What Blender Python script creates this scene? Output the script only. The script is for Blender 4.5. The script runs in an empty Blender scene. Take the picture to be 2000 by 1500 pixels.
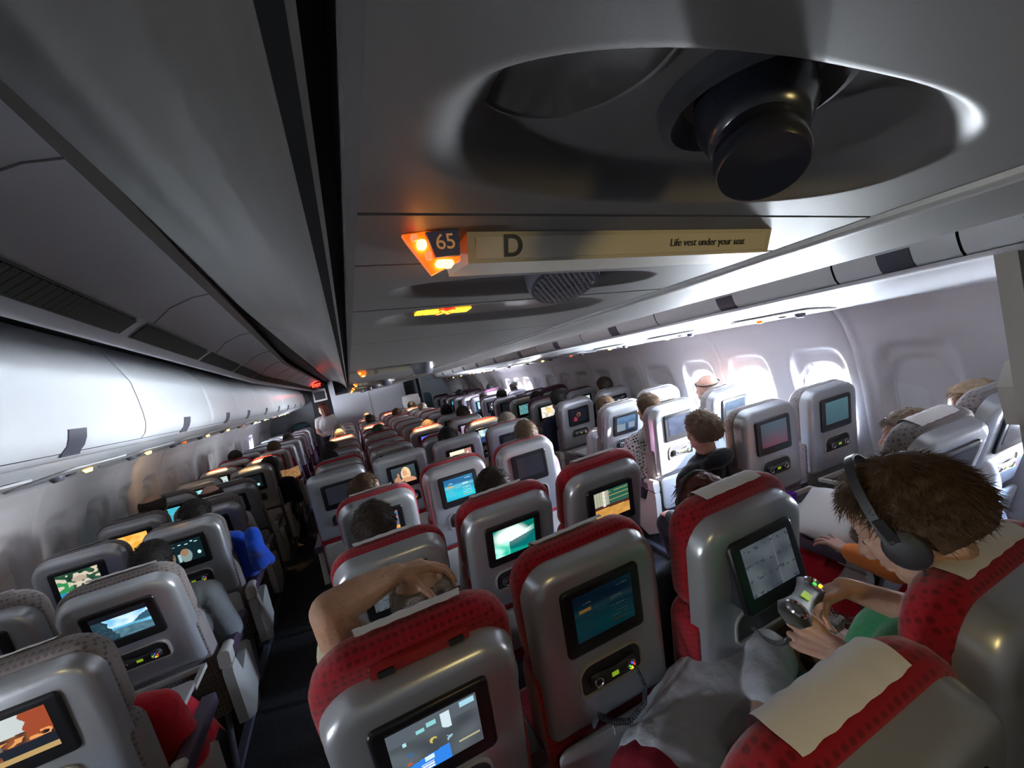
import bpy, math, random
from mathutils import Vector, Matrix, noise
random.seed(7)
S = bpy.context.scene
COL = S.collection
R = math.radians
# ------------------------------------------------------------------ camera
F_PX, YAW, PITCH, ROLL = 817.256, 0.36927, 0.0538, -0.21622
cyw, syw, cp, sp = math.cos(YAW), math.sin(YAW), math.cos(PITCH), math.sin(PITCH)
fwd = Vector((syw*cp, cyw*cp, -sp)); rgt = Vector((cyw, -syw, 0)); upv = rgt.cross(fwd)
cr, sr = math.cos(ROLL), math.sin(ROLL)
r2 = cr*rgt + sr*upv; u2 = -sr*rgt + cr*upv
cam = bpy.data.objects.new('camera', bpy.data.cameras.new('camera')); COL.objects.link(cam)
m = Matrix((r2, u2, -fwd)).transposed().to_4x4(); m.translation = (0, 0, 1.749)
cam.matrix_world = m
cam.data.sensor_width = 36; cam.data.lens = F_PX/2000*36; cam.data.clip_start = .01; cam.data.clip_end = 400
S.camera = cam
S.view_settings.view_transform = 'Standard'; S.view_settings.look = 'None'
S.view_settings.exposure = 0.18; S.view_settings.gamma = 1.0; S.view_settings.use_curve_mapping = False
# ------------------------------------------------------------------ world: bright sky over a bright cloud deck
W = bpy.data.worlds.new('world'); S.world = W; W.use_nodes = True
n = W.node_tree.nodes; l = W.node_tree.links
bg = n['Background']; geo = n.new('ShaderNodeTexCoord'); sep = n.new('ShaderNodeSeparateXYZ'); ramp = n.new('ShaderNodeValToRGB')
mp = n.new('ShaderNodeMapRange'); mp.inputs[1].default_value = -1; mp.inputs[2].default_value = 1
l.new(geo.outputs['Generated'], sep.inputs[0]); l.new(sep.outputs[2], mp.inputs[0]); l.new(mp.outputs[0], ramp.inputs[0]); l.new(ramp.outputs[0], bg.inputs[0])
e = ramp.color_ramp.elements
e[0].position = 0.0; e[0].color = (.72, .84, 1, 1); e[1].position = 1; e[1].color = (.10, .20, .5, 1)
q = e.new(.49); q.color = (.88, .94, 1, 1); q = e.new(.56); q.color = (.55, .72, 1, 1)
bg.inputs[1].default_value = 400

def lamp(name, kind, loc, energy, color, size=.05, to=None, spot=None, blend=.5, portal=False, sy=None):
    d = bpy.data.lights.new(name, kind); d.energy = energy; d.color = color
    if kind == 'AREA':
        d.size = size
        if sy: d.shape = 'RECTANGLE'; d.size_y = sy
        if portal: d.cycles.is_portal = True
    else: d.shadow_soft_size = size
    if kind == 'SPOT': d.spot_size = R(spot); d.spot_blend = blend
    o = bpy.data.objects.new(name, d); COL.objects.link(o); o.location = loc
    if to is not None: o.rotation_euler = (Vector(to)-Vector(loc)).to_track_quat('-Z', 'Y').to_euler()
    return o
def bulk_sun():
    d = bpy.data.lights.new('sun', 'SUN'); d.energy = 90; d.angle = R(1); d.color = (1, .97, .93)
    o = bpy.data.objects.new('sun', d); COL.objects.link(o)
    o.rotation_euler = Vector((-.75, .45, -.13)).to_track_quat('-Z', 'Y').to_euler()
bulk_sun()
WARM = (1, .62, .28); YEL = (1, .78, .30)
# ------------------------------------------------------------------ mesh helpers
class M:
    def __init__(s): s.v = []; s.f = []; s.c = None
    def add(s, vs, fs):
        b = len(s.v); s.v += [tuple(v) for v in vs]; s.f += [tuple(i+b for i in f) for f in fs]; return s
    def box(s, a, b):
        x0, y0, z0 = a; x1, y1, z1 = b
        return s.add([(x0,y0,z0),(x1,y0,z0),(x1,y1,z0),(x0,y1,z0),(x0,y0,z1),(x1,y0,z1),(x1,y1,z1),(x0,y1,z1)],
                     [(0,3,2,1),(4,5,6,7),(0,1,5,4),(1,2,6,5),(2,3,7,6),(3,0,4,7)])
    def loft(s, loops, cap0=True, cap1=True, closed=True):
        k = len(loops[0]); vs = [p for lp in loops for p in lp]; fs = []
        for i in range(len(loops)-1):
            for j in range(k if closed else k-1):
                a = i*k+j; b = i*k+(j+1) % k; fs.append((a, b, b+k, a+k))
        if cap0: fs.append(tuple(range(k-1, -1, -1)))
        if cap1: fs.append(tuple(range((len(loops)-1)*k, len(loops)*k)))
        return s.add(vs, fs)
    def tube(s, pts, rad, seg=10):
        pts = [Vector(p) for p in pts]; loops = []
        rad = rad if isinstance(rad, (list, tuple)) else [rad]*len(pts)
        t0 = (pts[1]-pts[0]).normalized(); nrm = t0.orthogonal().normalized()
        for i, p in enumerate(pts):
            t = (pts[min(i+1, len(pts)-1)]-pts[max(i-1, 0)]).normalized()
            nrm = (nrm - t*nrm.dot(t)).normalized(); b = t.cross(nrm)
            loops.append([p+(nrm*math.cos(a)+b*math.sin(a))*rad[i] for a in [2*math.pi*j/seg for j in range(seg)]])
        return s.loft(loops)
    def capsule(s, a, b, ra, rb, seg=14):
        a = Vector(a); b = Vector(b); t = (b-a); L = t.length; t = t/L if L > 1e-6 else Vector((0,0,1)); nrm = t.orthogonal().normalized(); bb = t.cross(nrm)
        loops = []
        st = [(a, -math.cos(R(x))*ra, math.sin(R(x))*ra) for x in (8, 30, 55, 90)] + [(b, math.cos(R(x))*rb, math.sin(R(x))*rb) for x in (90, 55, 30, 8)]
        for c, o, rr in st:
            loops.append([c+t*o+(nrm*math.cos(q)+bb*math.sin(q))*rr for q in [2*math.pi*j/seg for j in range(seg)]])
        return s.loft(loops)
    def ell(s, c, r, rot=None, nu=18, nv=12):
        c = Vector(c); loops = []
        for i in range(nv+1):
            th = math.pi*(i+.02)/(nv+.04); lp = []
            for j in range(nu):
                ph = 2*math.pi*j/nu
                v = Vector((r[0]*math.sin(th)*math.cos(ph), r[1]*math.sin(th)*math.sin(ph), -r[2]*math.cos(th)))
                if rot: v = rot @ v
                lp.append(c+v)
            loops.append(lp)
        return s.loft(loops)
    def grid(s, fn, nu, nv, keep=None):
        b = len(s.v)
        for i in range(nu+1):
            for j in range(nv+1): s.v.append(tuple(fn(i/nu, j/nv)))
        for i in range(nu):
            for j in range(nv):
                if keep and not keep((i+.5)/nu, (j+.5)/nv): continue
                a = b+i*(nv+1)+j; s.f.append((a, a+nv+1, a+nv+2, a+1))
        return s
    def xf(s, mt):
        s.v = [tuple(mt @ Vector(v)) for v in s.v]; return s
    def mesh(s, name, smooth=True):
        me = bpy.data.meshes.new(name); me.from_pydata(s.v, [], s.f); me.update()
        if smooth:
            me.shade_smooth()
            try: me.set_sharp_from_angle(angle=R(50))
            except Exception: pass
        return me
def rrect(w, h, r, z=0, cx=0, cy=0, k=6, rb=None, plane='xz'):
    "rounded rectangle loop; rb = bottom radius; returns points with depth z"
    rb = r if rb is None else rb; out = []
    for (sx, sy, rr, a0) in ((1,1,r,0),(-1,1,r,90),(-1,-1,rb,180),(1,-1,rb,270)):
        for i in range(k+1):
            a = R(a0+90*i/k); x = cx+sx*(w/2-rr)+math.cos(a)*rr; y = cy+sy*(h/2-rr)+math.sin(a)*rr
            out.append((x, z, y) if plane == 'xz' else (x, y, z))
    return out
def tag(o, label=None, cat=None, group=None, kind=None):
    if label: o['label'] = label
    if cat: o['category'] = cat
    if group: o['group'] = group
    if kind: o['kind'] = kind
    return o
def link(name, me, parent=None, mats=None, loc=None, rot=None, objlink=False):
    if isinstance(me, M): me = me.mesh(name)
    o = bpy.data.objects.new(name, me); COL.objects.link(o)
    if mats:
        mats = mats if isinstance(mats, (list, tuple)) else [mats]
        for i, mt in enumerate(mats):
            if len(me.materials) <= i: me.materials.append(mt)
            if me.materials[i] != mt: o.material_slots[i].link = 'OBJECT'; o.material_slots[i].material = mt
    if parent: o.parent = parent
    if loc is not None: o.location = loc
    if rot is not None: o.rotation_euler = rot
    return o
def empty(name, loc=(0,0,0), rot=(0,0,0), **k):
    o = bpy.data.objects.new(name, None); COL.objects.link(o); o.location = loc; o.rotation_euler = rot; o.empty_display_size = .05
    return tag(o, **k)
def remesh(mm, vox, smooth=3, fac=.6):
    me = mm.mesh('t', False); o = bpy.data.objects.new('t', me); COL.objects.link(o)
    a = o.modifiers.new('r', 'REMESH'); a.mode = 'VOXEL'; a.voxel_size = vox
    if smooth: b = o.modifiers.new('s', 'SMOOTH'); b.iterations = smooth; b.factor = fac
    dg = bpy.context.evaluated_depsgraph_get(); dg.update()
    out = bpy.data.meshes.new_from_object(o.evaluated_get(dg)); out.shade_smooth()
    bpy.data.objects.remove(o); bpy.data.meshes.remove(me); return out
# ------------------------------------------------------------------ materials
def mat(name, col, rough=.5, metal=0, spec=.5, bump=None, noisecol=None, emit=None, es=1, alpha=None, coat=0, trans=0, dots=None, sheen=0, sss=0):
    m = bpy.data.materials.new(name); m.use_nodes = True; nt = m.node_tree; n = nt.nodes; l = nt.links; b = n['Principled BSDF']
    col = tuple(col)+(1,) if len(col) == 3 else col
    b.inputs['Base Color'].default_value = col; b.inputs['Roughness'].default_value = rough; b.inputs['Metallic'].default_value = metal
    b.inputs['Specular IOR Level'].default_value = spec; b.inputs['Coat Weight'].default_value = coat
    b.inputs['Sheen Weight'].default_value = sheen; b.inputs['Transmission Weight'].default_value = trans
    if sss: b.inputs['Subsurface Weight'].default_value = sss; b.inputs['Subsurface Radius'].default_value = (.01, .004, .002)
    if emit: b.inputs['Emission Color'].default_value = tuple(emit)+(1,); b.inputs['Emission Strength'].default_value = es
    if alpha is not None: b.inputs['Alpha'].default_value = alpha
    tc = n.new('ShaderNodeTexCoord')
    if noisecol:
        sc, c2 = noisecol; nz = n.new('ShaderNodeTexNoise'); nz.inputs['Scale'].default_value = sc; nz.inputs['Detail'].default_value = 5
        rp = n.new('ShaderNodeValToRGB'); rp.color_ramp.elements[0].position = .35; rp.color_ramp.elements[1].position = .7
        rp.color_ramp.elements[0].color = col; rp.color_ramp.elements[1].color = tuple(c2)+(1,)
        l.new(tc.outputs['Object'], nz.inputs['Vector']); l.new(nz.outputs[0], rp.inputs[0]); l.new(rp.outputs[0], b.inputs['Base Color'])
    if bump:
        sc, st, dist = bump; nz = n.new('ShaderNodeTexNoise'); nz.inputs['Scale'].default_value = sc; nz.inputs['Detail'].default_value = 3
        bp = n.new('ShaderNodeBump'); bp.inputs['Strength'].default_value = st; bp.inputs['Distance'].default_value = dist
        l.new(tc.outputs['Object'], nz.inputs['Vector']); l.new(nz.outputs[0], bp.inputs['Height']); l.new(bp.outputs[0], b.inputs['Normal'])
    if dots:
        sc, c2 = dots; vo = n.new('ShaderNodeTexVoronoi'); vo.inputs['Scale'].default_value = sc; vo.inputs['Randomness'].default_value = .12; mpg = n.new('ShaderNodeMapping'); mpg.inputs['Rotation'].default_value = (.62, 0, 0)
        rp = n.new('ShaderNodeValToRGB'); rp.color_ramp.elements[0].position = .30; rp.color_ramp.elements[1].position = .46
        rp.color_ramp.elements[0].color = tuple(c2)+(1,); rp.color_ramp.elements[1].color = col
        l.new(tc.outputs['Object'], mpg.inputs['Vector']); l.new(mpg.outputs[0], vo.inputs['Vector']); l.new(vo.outputs['Distance'], rp.inputs[0]); l.new(rp.outputs[0], b.inputs['Base Color'])
        bp = n.new('ShaderNodeBump'); bp.inputs['Strength'].default_value = .5; bp.inputs['Distance'].default_value = .002
        l.new(vo.outputs['Distance'], bp.inputs['Height']); l.new(bp.outputs[0], b.inputs['Normal'])
    return m
silver = mat('silver_plastic', (.50, .515, .54), .30, .6, bump=(900, .05, .0005))
silver_sq = mat('silver_plastic_matte', (.54, .57, .61), .34, .5)
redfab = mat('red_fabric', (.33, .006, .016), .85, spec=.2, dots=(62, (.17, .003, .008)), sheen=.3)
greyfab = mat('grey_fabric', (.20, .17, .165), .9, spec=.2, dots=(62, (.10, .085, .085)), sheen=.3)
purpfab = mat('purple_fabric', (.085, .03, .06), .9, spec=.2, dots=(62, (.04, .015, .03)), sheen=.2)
cloth = mat('white_cloth', (.82, .80, .80), .9, spec=.1, bump=(60, .25, .004))
bezel = mat('black_plastic', (.012, .012, .014), .28)
rubber = mat('dark_rubber', (.03, .03, .034), .5)
beige = mat('beige_plastic', (.44, .41, .36), .5)
trayM = mat('tray_plastic', (.50, .49, .48), .45)
purparm = mat('purple_armrest', (.055, .035, .06), .45, bump=(300, .1, .001))
chrome = mat('chrome', (.75, .75, .78), .15, 1)
panel = mat('cabin_panel', (.52, .52, .53), .42, bump=(700, .06, .0003))
ceilM = mat('ceiling_panel', (.74, .74, .76), .5)
wallM = mat('wall_panel', (.50, .475, .49), .45, bump=(500, .05, .0006))
binM = mat('bin_plastic', (.82, .84, .88), .30, coat=.15)
psuM = mat('psu_panel', (.125, .115, .11), .55, bump=(900, .12, .0003))
recM = mat('recess_panel', (.20, .19, .18), .5)
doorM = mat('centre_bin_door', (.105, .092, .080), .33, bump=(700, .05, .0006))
dark = mat('dark_gap', (.008, .008, .009), .7)
brown = mat('brown_trim', (.16, .135, .11), .5)
ventM = mat('vent_slats', (.10, .10, .085), .5)
floorM = mat('dark_carpet', (.018, .017, .020), .95, bump=(300, .6, .004), noisecol=(40, (.03, .028, .032)))
latchM = mat('latch_grey', (.11, .11, .14), .3)
signM = mat('sign_plate', (.42, .38, .30), .5)
inkM = mat('dark_ink', (.03, .04, .055), .6)
bulkM = mat('bulkhead_panel', (.60, .60, .66), .5)
darkwall = mat('galley_dark', (.26, .27, .30), .6)
tealM = mat('crew_seat_teal', (.02, .05, .06), .7)
amber = mat('amber_lens', (.8, .25, .02), .3, emit=(1, .15, .01), es=.6)
amberhot = mat('amber_lamp', (1, .6, .1), .3, emit=(1, .5, .08), es=9)
redhot = mat('red_lamp', (1, .1, .05), .3, emit=(1, .05, .02), es=5)
yellowhot = mat('yellow_symbol', (1, .7, .05), .4, emit=(1, .55, .02), es=2.4)
redsym = mat('red_symbol', (1, .05, .02), .4, emit=(1, .04, .01), es=1.6)
bulb = mat('reading_bulb', (1, 1, 1), .3, emit=(1, .75, .45), es=14)
navy = mat('navy_plate', (.05, .06, .22), .4)
glassM = bpy.data.materials.new('window_glass'); glassM.use_nodes = True
_n = glassM.node_tree.nodes; _l = glassM.node_tree.links; _n.clear()
_o = _n.new('ShaderNodeOutputMaterial'); _m = _n.new('ShaderNodeMixShader'); _t = _n.new('ShaderNodeBsdfTransparent'); _g = _n.new('ShaderNodeBsdfGlossy')
_m.inputs[0].default_value = .06; _g.inputs['Roughness'].default_value = .05
_l.new(_t.outputs[0], _m.inputs[1]); _l.new(_g.outputs[0], _m.inputs[2]); _l.new(_m.outputs[0], _o.inputs[0])
cupM = bpy.data.materials.new('purple_clear_plastic'); cupM.use_nodes = True
_n = cupM.node_tree.nodes; _l = cupM.node_tree.links; _n.clear()
_o = _n.new('ShaderNodeOutputMaterial'); _m = _n.new('ShaderNodeMixShader'); _t = _n.new('ShaderNodeBsdfTransparent'); _g = _n.new('ShaderNodeBsdfPrincipled')
_t.inputs[0].default_value = (.62, .35, .95, 1); _m.inputs[0].default_value = .35; _g.inputs['Base Color'].default_value = (.30, .10, .65, 1); _g.inputs['Roughness'].default_value = .15
_l.new(_t.outputs[0], _m.inputs[1]); _l.new(_g.outputs[0], _m.inputs[2]); _l.new(_m.outputs[0], _o.inputs[0])
scrM = bpy.data.materials.new('lit_screen'); scrM.use_nodes = True
_n = scrM.node_tree.nodes; _l = scrM.node_tree.links; _b = _n['Principled BSDF']; _a = _n.new('ShaderNodeAttribute'); _a.attribute_name = 'col'
_b.inputs['Base Color'].default_value = (.01, .01, .012, 1); _b.inputs['Roughness'].default_value = .18
_l.new(_a.outputs['Color'], _b.inputs['Emission Color']); _b.inputs['Emission Strength'].default_value = 1.0
offM = mat('dark_screen', (.012, .012, .016), .14, emit=(.012, .013, .018), es=1)
def skinm(name, c): return mat(name, c, .52, spec=.35, noisecol=(28, tuple(x*.86 for x in c)), sss=.08, bump=(160, .25, .0015))
skinA = skinm('skin_light', (.55, .33, .235)); skinB = skinm('skin_tan', (.50, .30, .20)); skinC = skinm('skin_pink', (.62, .36, .28))
def hairm(name, c): return mat(name, c, .6, spec=.25, noisecol=(60, tuple(min(1, x*1.5+.002) for x in c)))
hBlack = hairm('hair_black', (.010, .008, .008)); hBrown = hairm('hair_brown', (.060, .032, .016)); hDark = hairm('hair_dark_brown', (.022, .013, .009))
hGrey = hairm('hair_grey', (.20, .17, .14)); hBlond = hairm('hair_blond', (.27, .19, .12)); hAub = hairm('hair_auburn', (.075, .018, .012)); hDkBl = hairm('hair_dark_blond', (.115, .075, .048))
def clm(name, c): return mat(name, c, .9, spec=.15, sheen=.2, bump=(25, .5, .012))
cWhite = clm('cloth_white_shirt', (.55, .53, .53)); cGrey = clm('cloth_grey', (.17, .18, .19)); cNavy = clm('cloth_navy', (.012, .015, .035)); cBlack = clm('cloth_black', (.012, .013, .017))
cBlue = clm('cloth_blue', (.01, .07, .50)); cGreen = clm('cloth_green', (.03, .22, .07)); cBeige = clm('cloth_cream', (.50, .46, .30)); cRed = clm('cloth_red', (.42, .008, .018))
cDenim = clm('denim', (.06, .11, .17)); cOrange = clm('cloth_orange', (.80, .24, .05)); cHood = clm('cloth_olive_green', (.045, .07, .04)); cPink = clm('cloth_pink', (.42, .22, .34)); cTeal = clm('cloth_teal', (.01, .14, .15))
cCheck = mat('cloth_black_white', (.5, .5, .48), .9, dots=(45, (.02, .02, .02)))
# ------------------------------------------------------------------ structure: geometry of the cabin section
def tl(y): return -.0514*(min(y, 5.2)-3)
def tr(y): return .037*(min(y, 9)-3)
def prof(pts, s):
    "polyline point at 0..1 by length"
    L = [0]
    for a, b in zip(pts, pts[1:]): L.append(L[-1]+math.dist(a, b))
    t = s*L[-1]
    for i in range(len(pts)-1):
        if t <= L[i+1]+1e-9:
            k = (t-L[i])/(L[i+1]-L[i]); return (pts[i][0]+(pts[i+1][0]-pts[i][0])*k, pts[i][1]+(pts[i+1][1]-pts[i][1])*k)
    return pts[-1]
def sweep(pts, y0, y1, tf, ny=8, k=1):
    "profile (x,z) swept along y"
    mm = M(); pp = pts if k == 1 else [prof(pts, i/k) for i in range(k+1)]
    mm.grid(lambda u, v: (pp[round(v*(len(pp)-1))][0]+tf(y0+(y1-y0)*u), y0+(y1-y0)*u, pp[round(v*(len(pp)-1))][1]), ny, len(pp)-1)
    return mm
def struct(name, me, mt, **k):
    o = link(name, me, None, mt); o['kind'] = 'structure'; return o
Y0, Y1 = -.9, 14.2
struct('floor', M().box((-2.6, Y0, -.05), (3.6, Y1+1, 0)), floorM)
wp = [(2.78, 0), (2.90, .3), (2.955, .7), (2.955, 1.1), (2.925, 1.38), (2.87, 1.54), (2.80, 1.645), (2.76, 1.70)]
def xr(z):
    for a, b in zip(wp, wp[1:]):
        if z <= b[1]: return a[0]+(b[0]-a[0])*(z-a[1])/(b[1]-a[1])
    return wp[-1][0]
def sup(a, b, nn): return (abs(a)**nn+abs(b)**nn)**(1/nn)
def sst(t): t = max(0, min(1, t)); return t*t*(3-2*t)
WYR = [.275+.533*i for i in range(-1, 24) if not 12.4 < .275+.533*i]
WYL = [.65+.533*i for i in range(0, 22)]
openR = {2, 4, 5, 6, 14, 15, 16}; partial = {(1, 2), (-1, 0)}; openL = {0, 18}
def wall(side):
    ys = WYR if side > 0 else WYL; tf = tr if side > 0 else tl
    def dep(y, z):
        yc = min(ys, key=lambda q: abs(q-y)); a = sup((y-yc)/.195, (z-1.07)/.34, 5)
        d = .042*sst((1.0-a)/.22)
        a2 = sup((y-yc)/.162, (z-1.06)/.25, 2.6); d += .02*sst((1.0-a2)/.10)
        gy = min(abs(y-(yc-.2665)), abs(y-(yc+.2665)))
        k = ys.index(yc)
        rib = abs(y-(yc+(.2665 if k % 2 else -.2665)))
        if rib < .022: d -= .006
        elif rib < .03: d += .006
        return d
    def fn(u, v):
        y = Y0+(Y1-Y0)*u; z = 1.70*v
        x = xr(z)+dep(y, z); x = x if side > 0 else (.49*2-x)
        return (x+tf(y), y, z)
    def keep(u, v):
        y = Y0+(Y1-Y0)*u; z = 1.7*v; i = min(range(len(ys)), key=lambda q: abs(ys[q]-y))
        return not (i in (openR if side > 0 else openL) and sup((y-ys[i])/.142, (z-1.06)/.226, 2.4) < 1 and ((side, i) not in partial or z < .94))
    mm = M().grid(fn, 1000, 90, keep)
    struct('wall_right' if side > 0 else 'wall_left', mm, wallM)
    c = 0
    for i, y in enumerate(ys):
        c += 1
        X = (xr(1.05)+.064) if side > 0 else .98-(xr(1.05)+.064); X += tf(y)
        isopen = i in (openR if side > 0 else openL)
        w = empty('window_%d' % (c+(100 if side < 0 else 0)), (X, y, 1.05), kind='structure')
        s_ = side
        def ring(r, dx): return [(dx*s_, r*.150*math.copysign(abs(math.cos(t))**.83, math.cos(t)), r*.235*math.copysign(abs(math.sin(t))**.83, math.sin(t))) for t in [2*math.pi*j/36 for j in range(36)]]
        link('window_frame', M().loft([ring(1.05, -.004), ring(1.0, -.012), ring(.92, -.004), ring(.90, .03)], False, False), w, wallM)
        if isopen and (side, i) in partial:
            link('window_shade', M().loft([[(a, b, max(c_, -.11)) for a, b, c_ in ring(.96, dx)] for dx in (-.002, .006)]), w, panel)
        if isopen:
            link('window_pane', M().loft([ring(.99, .012), ring(.99, .016)]), w, glassM)
            lamp('window_portal', 'AREA', (X+.03*s_, y, 1.05), 1, (1,1,1), .24, to=(X-1*s_, y, 1.05), portal=True, sy=.36)
        else:
            link('window_shade', M().loft([ring(.96, -.002), ring(.96, .006)]), w, panel)
            link('shade_handle', M().loft([rrect(.06, .014, .006, 0, 0, -.12, 3, plane='xz')] and [[(-.006*s_, a, b) for a, _, b in rrect(.07, .012, .005, 0, 0, -.13, 3)], [(.0, a, b) for a, _, b in rrect(.07, .012, .005, 0, 0, -.13, 3)]]), w, panel)
wall(1); wall(-1)
# end of the cabin: bulkhead, galley walls, crew seats
bk = struct('wall_front', M().box((-.44, 12.0, 0), (1.46, 12.06, 2.4)), bulkM)
link('panel_seam', M().box((.505, 11.993, .02), (.515, 12.0, 2.3)), bk, chrome)
for x in (.2, .85): link('placard', M().box((x, 11.994, 1.02), (x+.07, 12.0, 1.05)), bk, mat('placard_tan', (.4, .25, .1), .5))
struct('wall_end', M().box((-2.9, 14.1, 0), (4.1, 14.2, 2.5)), darkwall)
struct('trim_1', M().box((-2.4, 12.6, 0), (-.95, 12.7, 2.3)).box((2.1, 13.3, 0), (2.15, 13.9, 2.3)), darkwall)
struct('wall_back', M().box((-2.9, -.95, 0), (4.1, -.9, 2.5)), panel)
# ceiling panels
lc = [(-.66, 2.175), (-.60, 2.225), (-.52, 2.255), (-.46, 2.262)]
struct('ceiling', sweep(lc, Y0, Y1, tl, 30), ceilM)
struct('trim_2', sweep([(-.462, 2.262), (-.458, 2.250), (-.425, 2.252), (-.422, 2.262)], Y0, Y1, tl, 20), brown)
struct('trim_3', sweep([(-.44, 2.275), (-.34, 2.275), (-.34, 2.34)], Y0, Y1, lambda y: tl(y)*.4, 20), dark)
struct('trim_4', sweep([(-.66, 2.175), (-.735, 2.132), (-.765, 2.108), (-.79, 2.112), (-.80, 2.2)], Y0, Y1, tl, 30), ceilM)
struct('trim_5', sweep([(-.80, 2.19), (-1.00, 2.22), (-1.10, 2.25)], Y0, Y1, tl, 30), dark)
rc = [(1.38, 2.27), (1.60, 2.262), (1.68, 2.225), (1.74, 2.16), (1.80, 2.11)]
struct('ceiling', sweep(rc, Y0, Y1, tr, 30), panel)
struct('outer_light_seal', sweep([(2.76, 1.68), (2.80, 1.72), (3.70, 1.74), (3.70, 2.46)], Y0, Y1, tr, 4), dark)  # unseen cover added to keep sky light from leaking in over the wall
struct('outer_light_seal', sweep([(-1.78, 1.68), (-1.82, 1.72), (-2.60, 1.74), (-2.60, 2.46)], Y0, Y1, tl, 4), dark)  # left counterpart, also an unseen cover added against light leaks
def roofx(): return M().box((-2.9, Y0-.1, 2.40), (4.1, Y1+.1, 2.46))
struct('roof', roofx(), dark)
for i in range(13):     # seams between ceiling panels
    y = .95+1.0*i
    mm = M().tube([(a+tl(y), y, b-.0015) for a, b in lc], .0022, 5); struct('trim_%d' % (10+i), mm, recM)
def word(i): return ['first', 'second', 'third', 'fourth', 'fifth', 'sixth', 'seventh', 'eighth', 'ninth', 'tenth', 'eleventh', 'twelfth', 'thirteenth', 'fourteenth', 'fifteenth', 'sixteenth'][i]
for i in range(14):     # air grilles along the left ceiling edge
    y0 = -.02+.965*i; y1 = y0+.86
    v = empty('air_vent', (0, 0, 0), label=('slatted dark air grille in the left ceiling edge, %s along from the camera' % word(i)), cat='air vent', group='air grilles along the left ceiling')
    def vp(s, y, off): 
        a, b = (-.667-.066*s, 2.171-.038*s); return (a+tl(y)+.45*off, y, b-off)
    link('grille_backing', M().grid(lambda u, s: vp(.04+.92*s, y0+(y1-y0)*u, .002), 4, 2), v, dark)
    link('grille_frame', M().tube([vp(.0, y0, .002), vp(0, y1, .002), vp(.5, y1+.012, .002), vp(1, y1, .002), vp(1, y0, .002), vp(.5, y0-.012, .002), vp(0, y0, .002)], .0025, 5), v, recM)
    mm = M(); ns = 26
    for k in range(ns):
        y = y0+.01+(y1-y0-.02)*k/(ns-1)
        mm.add([vp(.06, y, .003), vp(.94, y, .003), vp(.94, y+.014, .010), vp(.06, y+.014, .010)], [(0, 1, 2, 3)])
    link('grille_slats', mm, v, ventM)
# ------------------------------------------------------------------ overhead bins
def word(i): return ['first', 'second', 'third', 'fourth', 'fifth', 'sixth', 'seventh', 'eighth', 'ninth', 'tenth', 'eleventh', 'twelfth', 'thirteenth', 'fourteenth', 'fifteenth', 'sixteenth'][i]
doorL = [(-1.045, 2.22), (-1.01, 2.175), (-.970, 2.10), (-.938, 2.03), (-.928, 1.95), (-.922, 1.88), (-.922, 1.83), (-.932, 1.79), (-.952, 1.768)]
def side_bins(side, seams):
    tf = tl if side < 0 else tr
    P = [(a+.03, b) for a, b in doorL] if side < 0 else [(1.97+(-.952-a)*1.0, b+.0) for a, b in doorL]
    lip = [(-.925, 1.766), (-.94, 1.752), (-.965, 1.747), (-1.02, 1.756), (-1.05, 1.742), (-1.10, 1.72), (-1.45, 1.665), (-1.80, 1.62), (-1.9, 1.60)]
    if side > 0: lip = [(1.945, 1.766), (1.96, 1.752), (1.985, 1.745), (2.04, 1.752), (2.07, 1.738), (2.12, 1.715), (2.45, 1.672), (2.80, 1.635), (2.9, 1.62)]
    struct('trim_6' if side < 0 else 'trim_7', sweep(lip, Y0, 12.4, tf, 30), binM)
    for i, (a, b) in enumerate(zip(seams, seams[1:])):
        o = empty('overhead_bin', (0, 0, 0), cat='overhead bin', group='overhead bins on the %s side' % ('left' if side < 0 else 'right'),
                  label='white %s-side overhead bin, %s along from the camera' % ('left' if side < 0 else 'right', word(i)))
        mid = (a+b)/2; g = .004; L = b-a
        def dfn(u, v):
            y = a+g+(L-2*g)*u; e = min(u, 1-u)*L; k = 1-sst(e/.03); x, z = prof(P, v)
            return (x+tf(y)-side*(-1)*.008*k, y, z)
        mm = M().grid(lambda u, v: dfn(sst(u)*.0+u, v), 40, 20)
        link('bin_door', mm, o, binM)
        link('bin_body', M().grid(lambda u, v: (prof(P, v)[0]+tf(a)+side*.02, a-.02+.04*u if v >= 0 else 0, prof(P, v)[1]), 1, 10), o, dark)
        yy = mid-.02
        def hp(u, v, off): x, z = prof(P, .90+.16*v if v < .6 else .996); return (x+tf(yy)-side*off, yy-.055+.11*u, z-.004*v)
        q0 = [prof(P, .84), prof(P, .90), prof(P, .96), prof(P, 1.0)]
        q0.append((q0[-1][0]+side*.006, q0[-1][1]-.012))
        loops = [[(x+tf(yy)-side*o_, y_, z) for x, z in q0] for y_, o_ in ((yy-.05, .000), (yy-.048, .007), (yy+.048, .007), (yy+.05, .0))]
        link('bin_latch', M().loft(loops, False, False, False), o, latchM)
side_bins(-1, [-.35, .72, 1.22, 2.40, 3.62, 4.70, 5.75, 6.8, 7.85, 8.9, 9.95, 11.0, 11.9])
side_bins(1, [-.35, .36, .71, 1.09, 2.19, 3.19, 4.22, 5.27, 6.3, 7.35, 8.4, 9.45, 10.5, 11.6])
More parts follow.
